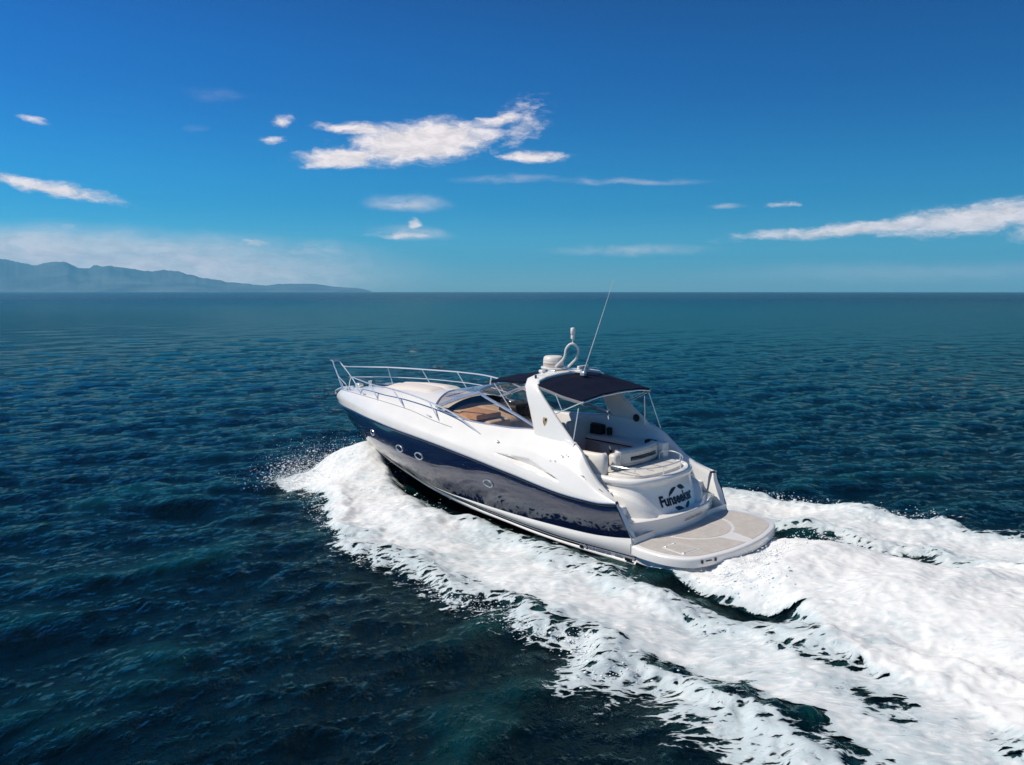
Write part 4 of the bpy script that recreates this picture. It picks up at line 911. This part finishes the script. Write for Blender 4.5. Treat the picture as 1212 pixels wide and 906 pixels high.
# small fittings in the port side moulding
for (x, z) in ((4.44, 1.97), (4.30, 1.99), (4.16, 2.13), (4.03, 2.16)):
    y = float(np.interp(z, [1.9, 2.1, 2.4], [1.96, 1.88, 1.62])); disc('side_fitting', (x, y, z), (0, 1, .5), .022, STEEL, th=.02, seg=12)
for (x, y, z) in ((6.3, 1.86, 2.14), (3.4, 1.94, 1.72)): disc('side_fitting', (x, y, z), (0, 1, .6), .03, STEEL, th=.02, seg=12, sx=1.8)
disc('stern_light', (2.62, -.99, 1.50), (-.8, -.5, .1), .035, DARK, seg=14)

# lettering --------------------------------------------------------------------
def text_mesh(s, size, off=0.):
    cu = bpy.data.curves.new('t', 'FONT'); cu.body = s; cu.size = size; cu.align_x = 'CENTER'; cu.align_y = 'CENTER'; cu.offset = off; cu.resolution_u = 3
    o = bpy.data.objects.new('t', cu); COL.objects.link(o); dg = bpy.context.evaluated_depsgraph_get(); me = bpy.data.meshes.new_from_object(o.evaluated_get(dg)); 
    bpy.data.objects.remove(o); bpy.data.curves.remove(cu); b = bmesh.new(); b.from_mesh(me)
    bmesh.ops.triangulate(b, faces=b.faces); bmesh.ops.subdivide_edges(b, edges=[e for e in b.edges if e.calc_length() > size*.25], cuts=2)
    b.to_mesh(me); b.free(); return me
wr = wall_rows([(z, d+.006) for z, d in lev])
def on_transom(s, z):
    """point on the curved transom wall: s metres to port of its middle, height z"""
    zz = wr[:, 0, 2]; k = 0
    while k < 5 and zz[k+1] < z: k += 1
    t = (z-zz[k])/(zz[k+1]-zz[k]); P = wr[k]*(1-t)+wr[k+1]*t
    seg = np.linalg.norm(np.diff(P, axis=0), axis=1); L_ = np.r_[0, np.cumsum(seg)]; i0 = len(P)//2; L_ = L_-L_[i0]
    return np.array([np.interp(-s, L_, P[:, d]) for d in range(3)])
def put_transom(me, name, m, s0, z0, tilt=0., parent=None):
    for v in me.vertices:
        x, y = v.co.x, v.co.y; x, y = x*cos(tilt)-y*sin(tilt), x*sin(tilt)+y*cos(tilt)
        v.co = Vector(on_transom(s0-x, z0+y))
    me.materials.clear(); return link(me, name, m, parent or yacht, smooth=False)
put_transom(text_mesh('Funseeker', .31, .014), 'name_lettering', INK, -.03, 1.13, tilt=0.0)
# ring of leaf-shaped blades around the name
def leaf(a0, a1, r, w):
    b = bmesh.new(); n = 14; out = []; inn_ = []
    for k in range(n+1):
        a = a0+(a1-a0)*k/n; ww = w*math.sin(pi*k/n)**.8; ca, sa = cos(a), sin(a)
        out.append(b.verts.new((r*1.35*ca, r*.80*sa+ww*sa*.5+.0, 0))); inn_.append(b.verts.new((r*1.35*ca-ww*.25*ca, r*.80*sa-ww*.9*sa, 0)))
    for k in range(n): b.faces.new((out[k], out[k+1], inn_[k+1], inn_[k]))
    me = bpy.data.meshes.new('leaf'); b.to_mesh(me); b.free(); return me
for a0, a1 in ((1.7, 2.9), (.75, 1.6), (3.9, 4.8), (4.95, 5.7)):
    put_transom(leaf(a0, a1, .31, .085), 'emblem_blade', INK, -.12, 1.13)
# faint port name on the riser of the step
me = text_mesh('LAGUNA BEACH', .105, .001)
for v in me.vertices:
    y = -(v.co.x)-.28; v.co = Vector((step_out(y)-.008, y, .70+v.co.y))
link(me, 'port_lettering', INKF, yacht, smooth=False)
# decal band low on the hull side near the stern
for sd_ in (1, -1):
    g = []
    for x in np.linspace(2.0, 3.55, 12):
        a = np.array([x]); y0 = float(Sb.y(a)[0]); z0 = float(Sb.z(a)[0]); y1 = float(Tb.y(a)[0]); z1 = float(Tb.z(a)[0]); g.append([(x, (y0+.012)*sd_, z0-.02), (x, (y1+.014)*sd_, z1-.045)])
    link(from_arrays(*sheet(np.array(g))), 'name_plate', SIL, yacht, smooth=False)
    for s, xc, sz, mm in (('SUNSEEKER', 2.95, .10, INKB), ('2', 3.32, .13, INK), ('(50)', 2.42, .10, INKB)):
        me = text_mesh(s, sz, .003)
        for v in me.vertices:
            x = xc-v.co.x*1.25*sd_; a = np.array([x]); zc = (float(Sb.z(a)[0])+float(Tb.z(a)[0]))/2-.03; v.co = Vector((x, (float(Tb.y(a)[0])+.028)*sd_, zc+v.co.y))
        link(me, 'plate_lettering', mm, yacht, smooth=False)
    for x0, x1 in ((2.02, 2.22), (3.42, 3.52)):
        z0 = float(Tb.z(np.array([x0]))[0]); rbox('plate_block', (x0, 1.935*sd_-.004, z0-.02), (x1, 1.935*sd_+.004, z0+.05), BLACK, yacht, r=.002)

# ------------------------------------------------------------------ haze
def make_haze():
    b = bmesh.new(); bmesh.ops.create_cube(b, size=1)
    for v in b.verts: v.co = Vector((v.co.x*36000, v.co.y*36000, 320+v.co.z*760)) 
    me = bpy.data.meshes.new('haze'); b.to_mesh(me); b.free()
    m = bpy.data.materials.new('sea haze'); m.use_nodes = True; t = m.node_tree; t.nodes.remove(t.nodes['Principled BSDF'])
    p = nd(t, 'ShaderNodeVolumePrincipled'); p.inputs['Color'].default_value = (.20, .68, 1., 1); p.inputs['Density'].default_value = HAZE
    p.inputs['Anisotropy'].default_value = .0
    t.links.new(p.outputs[0], t.nodes['Material Output'].inputs['Volume'])
    me.materials.append(m); o = bpy.data.objects.new('haze', me); COL.objects.link(o); tag(o, 'thin blue sea haze', kind='stuff')
HAZE = .000055
make_haze()
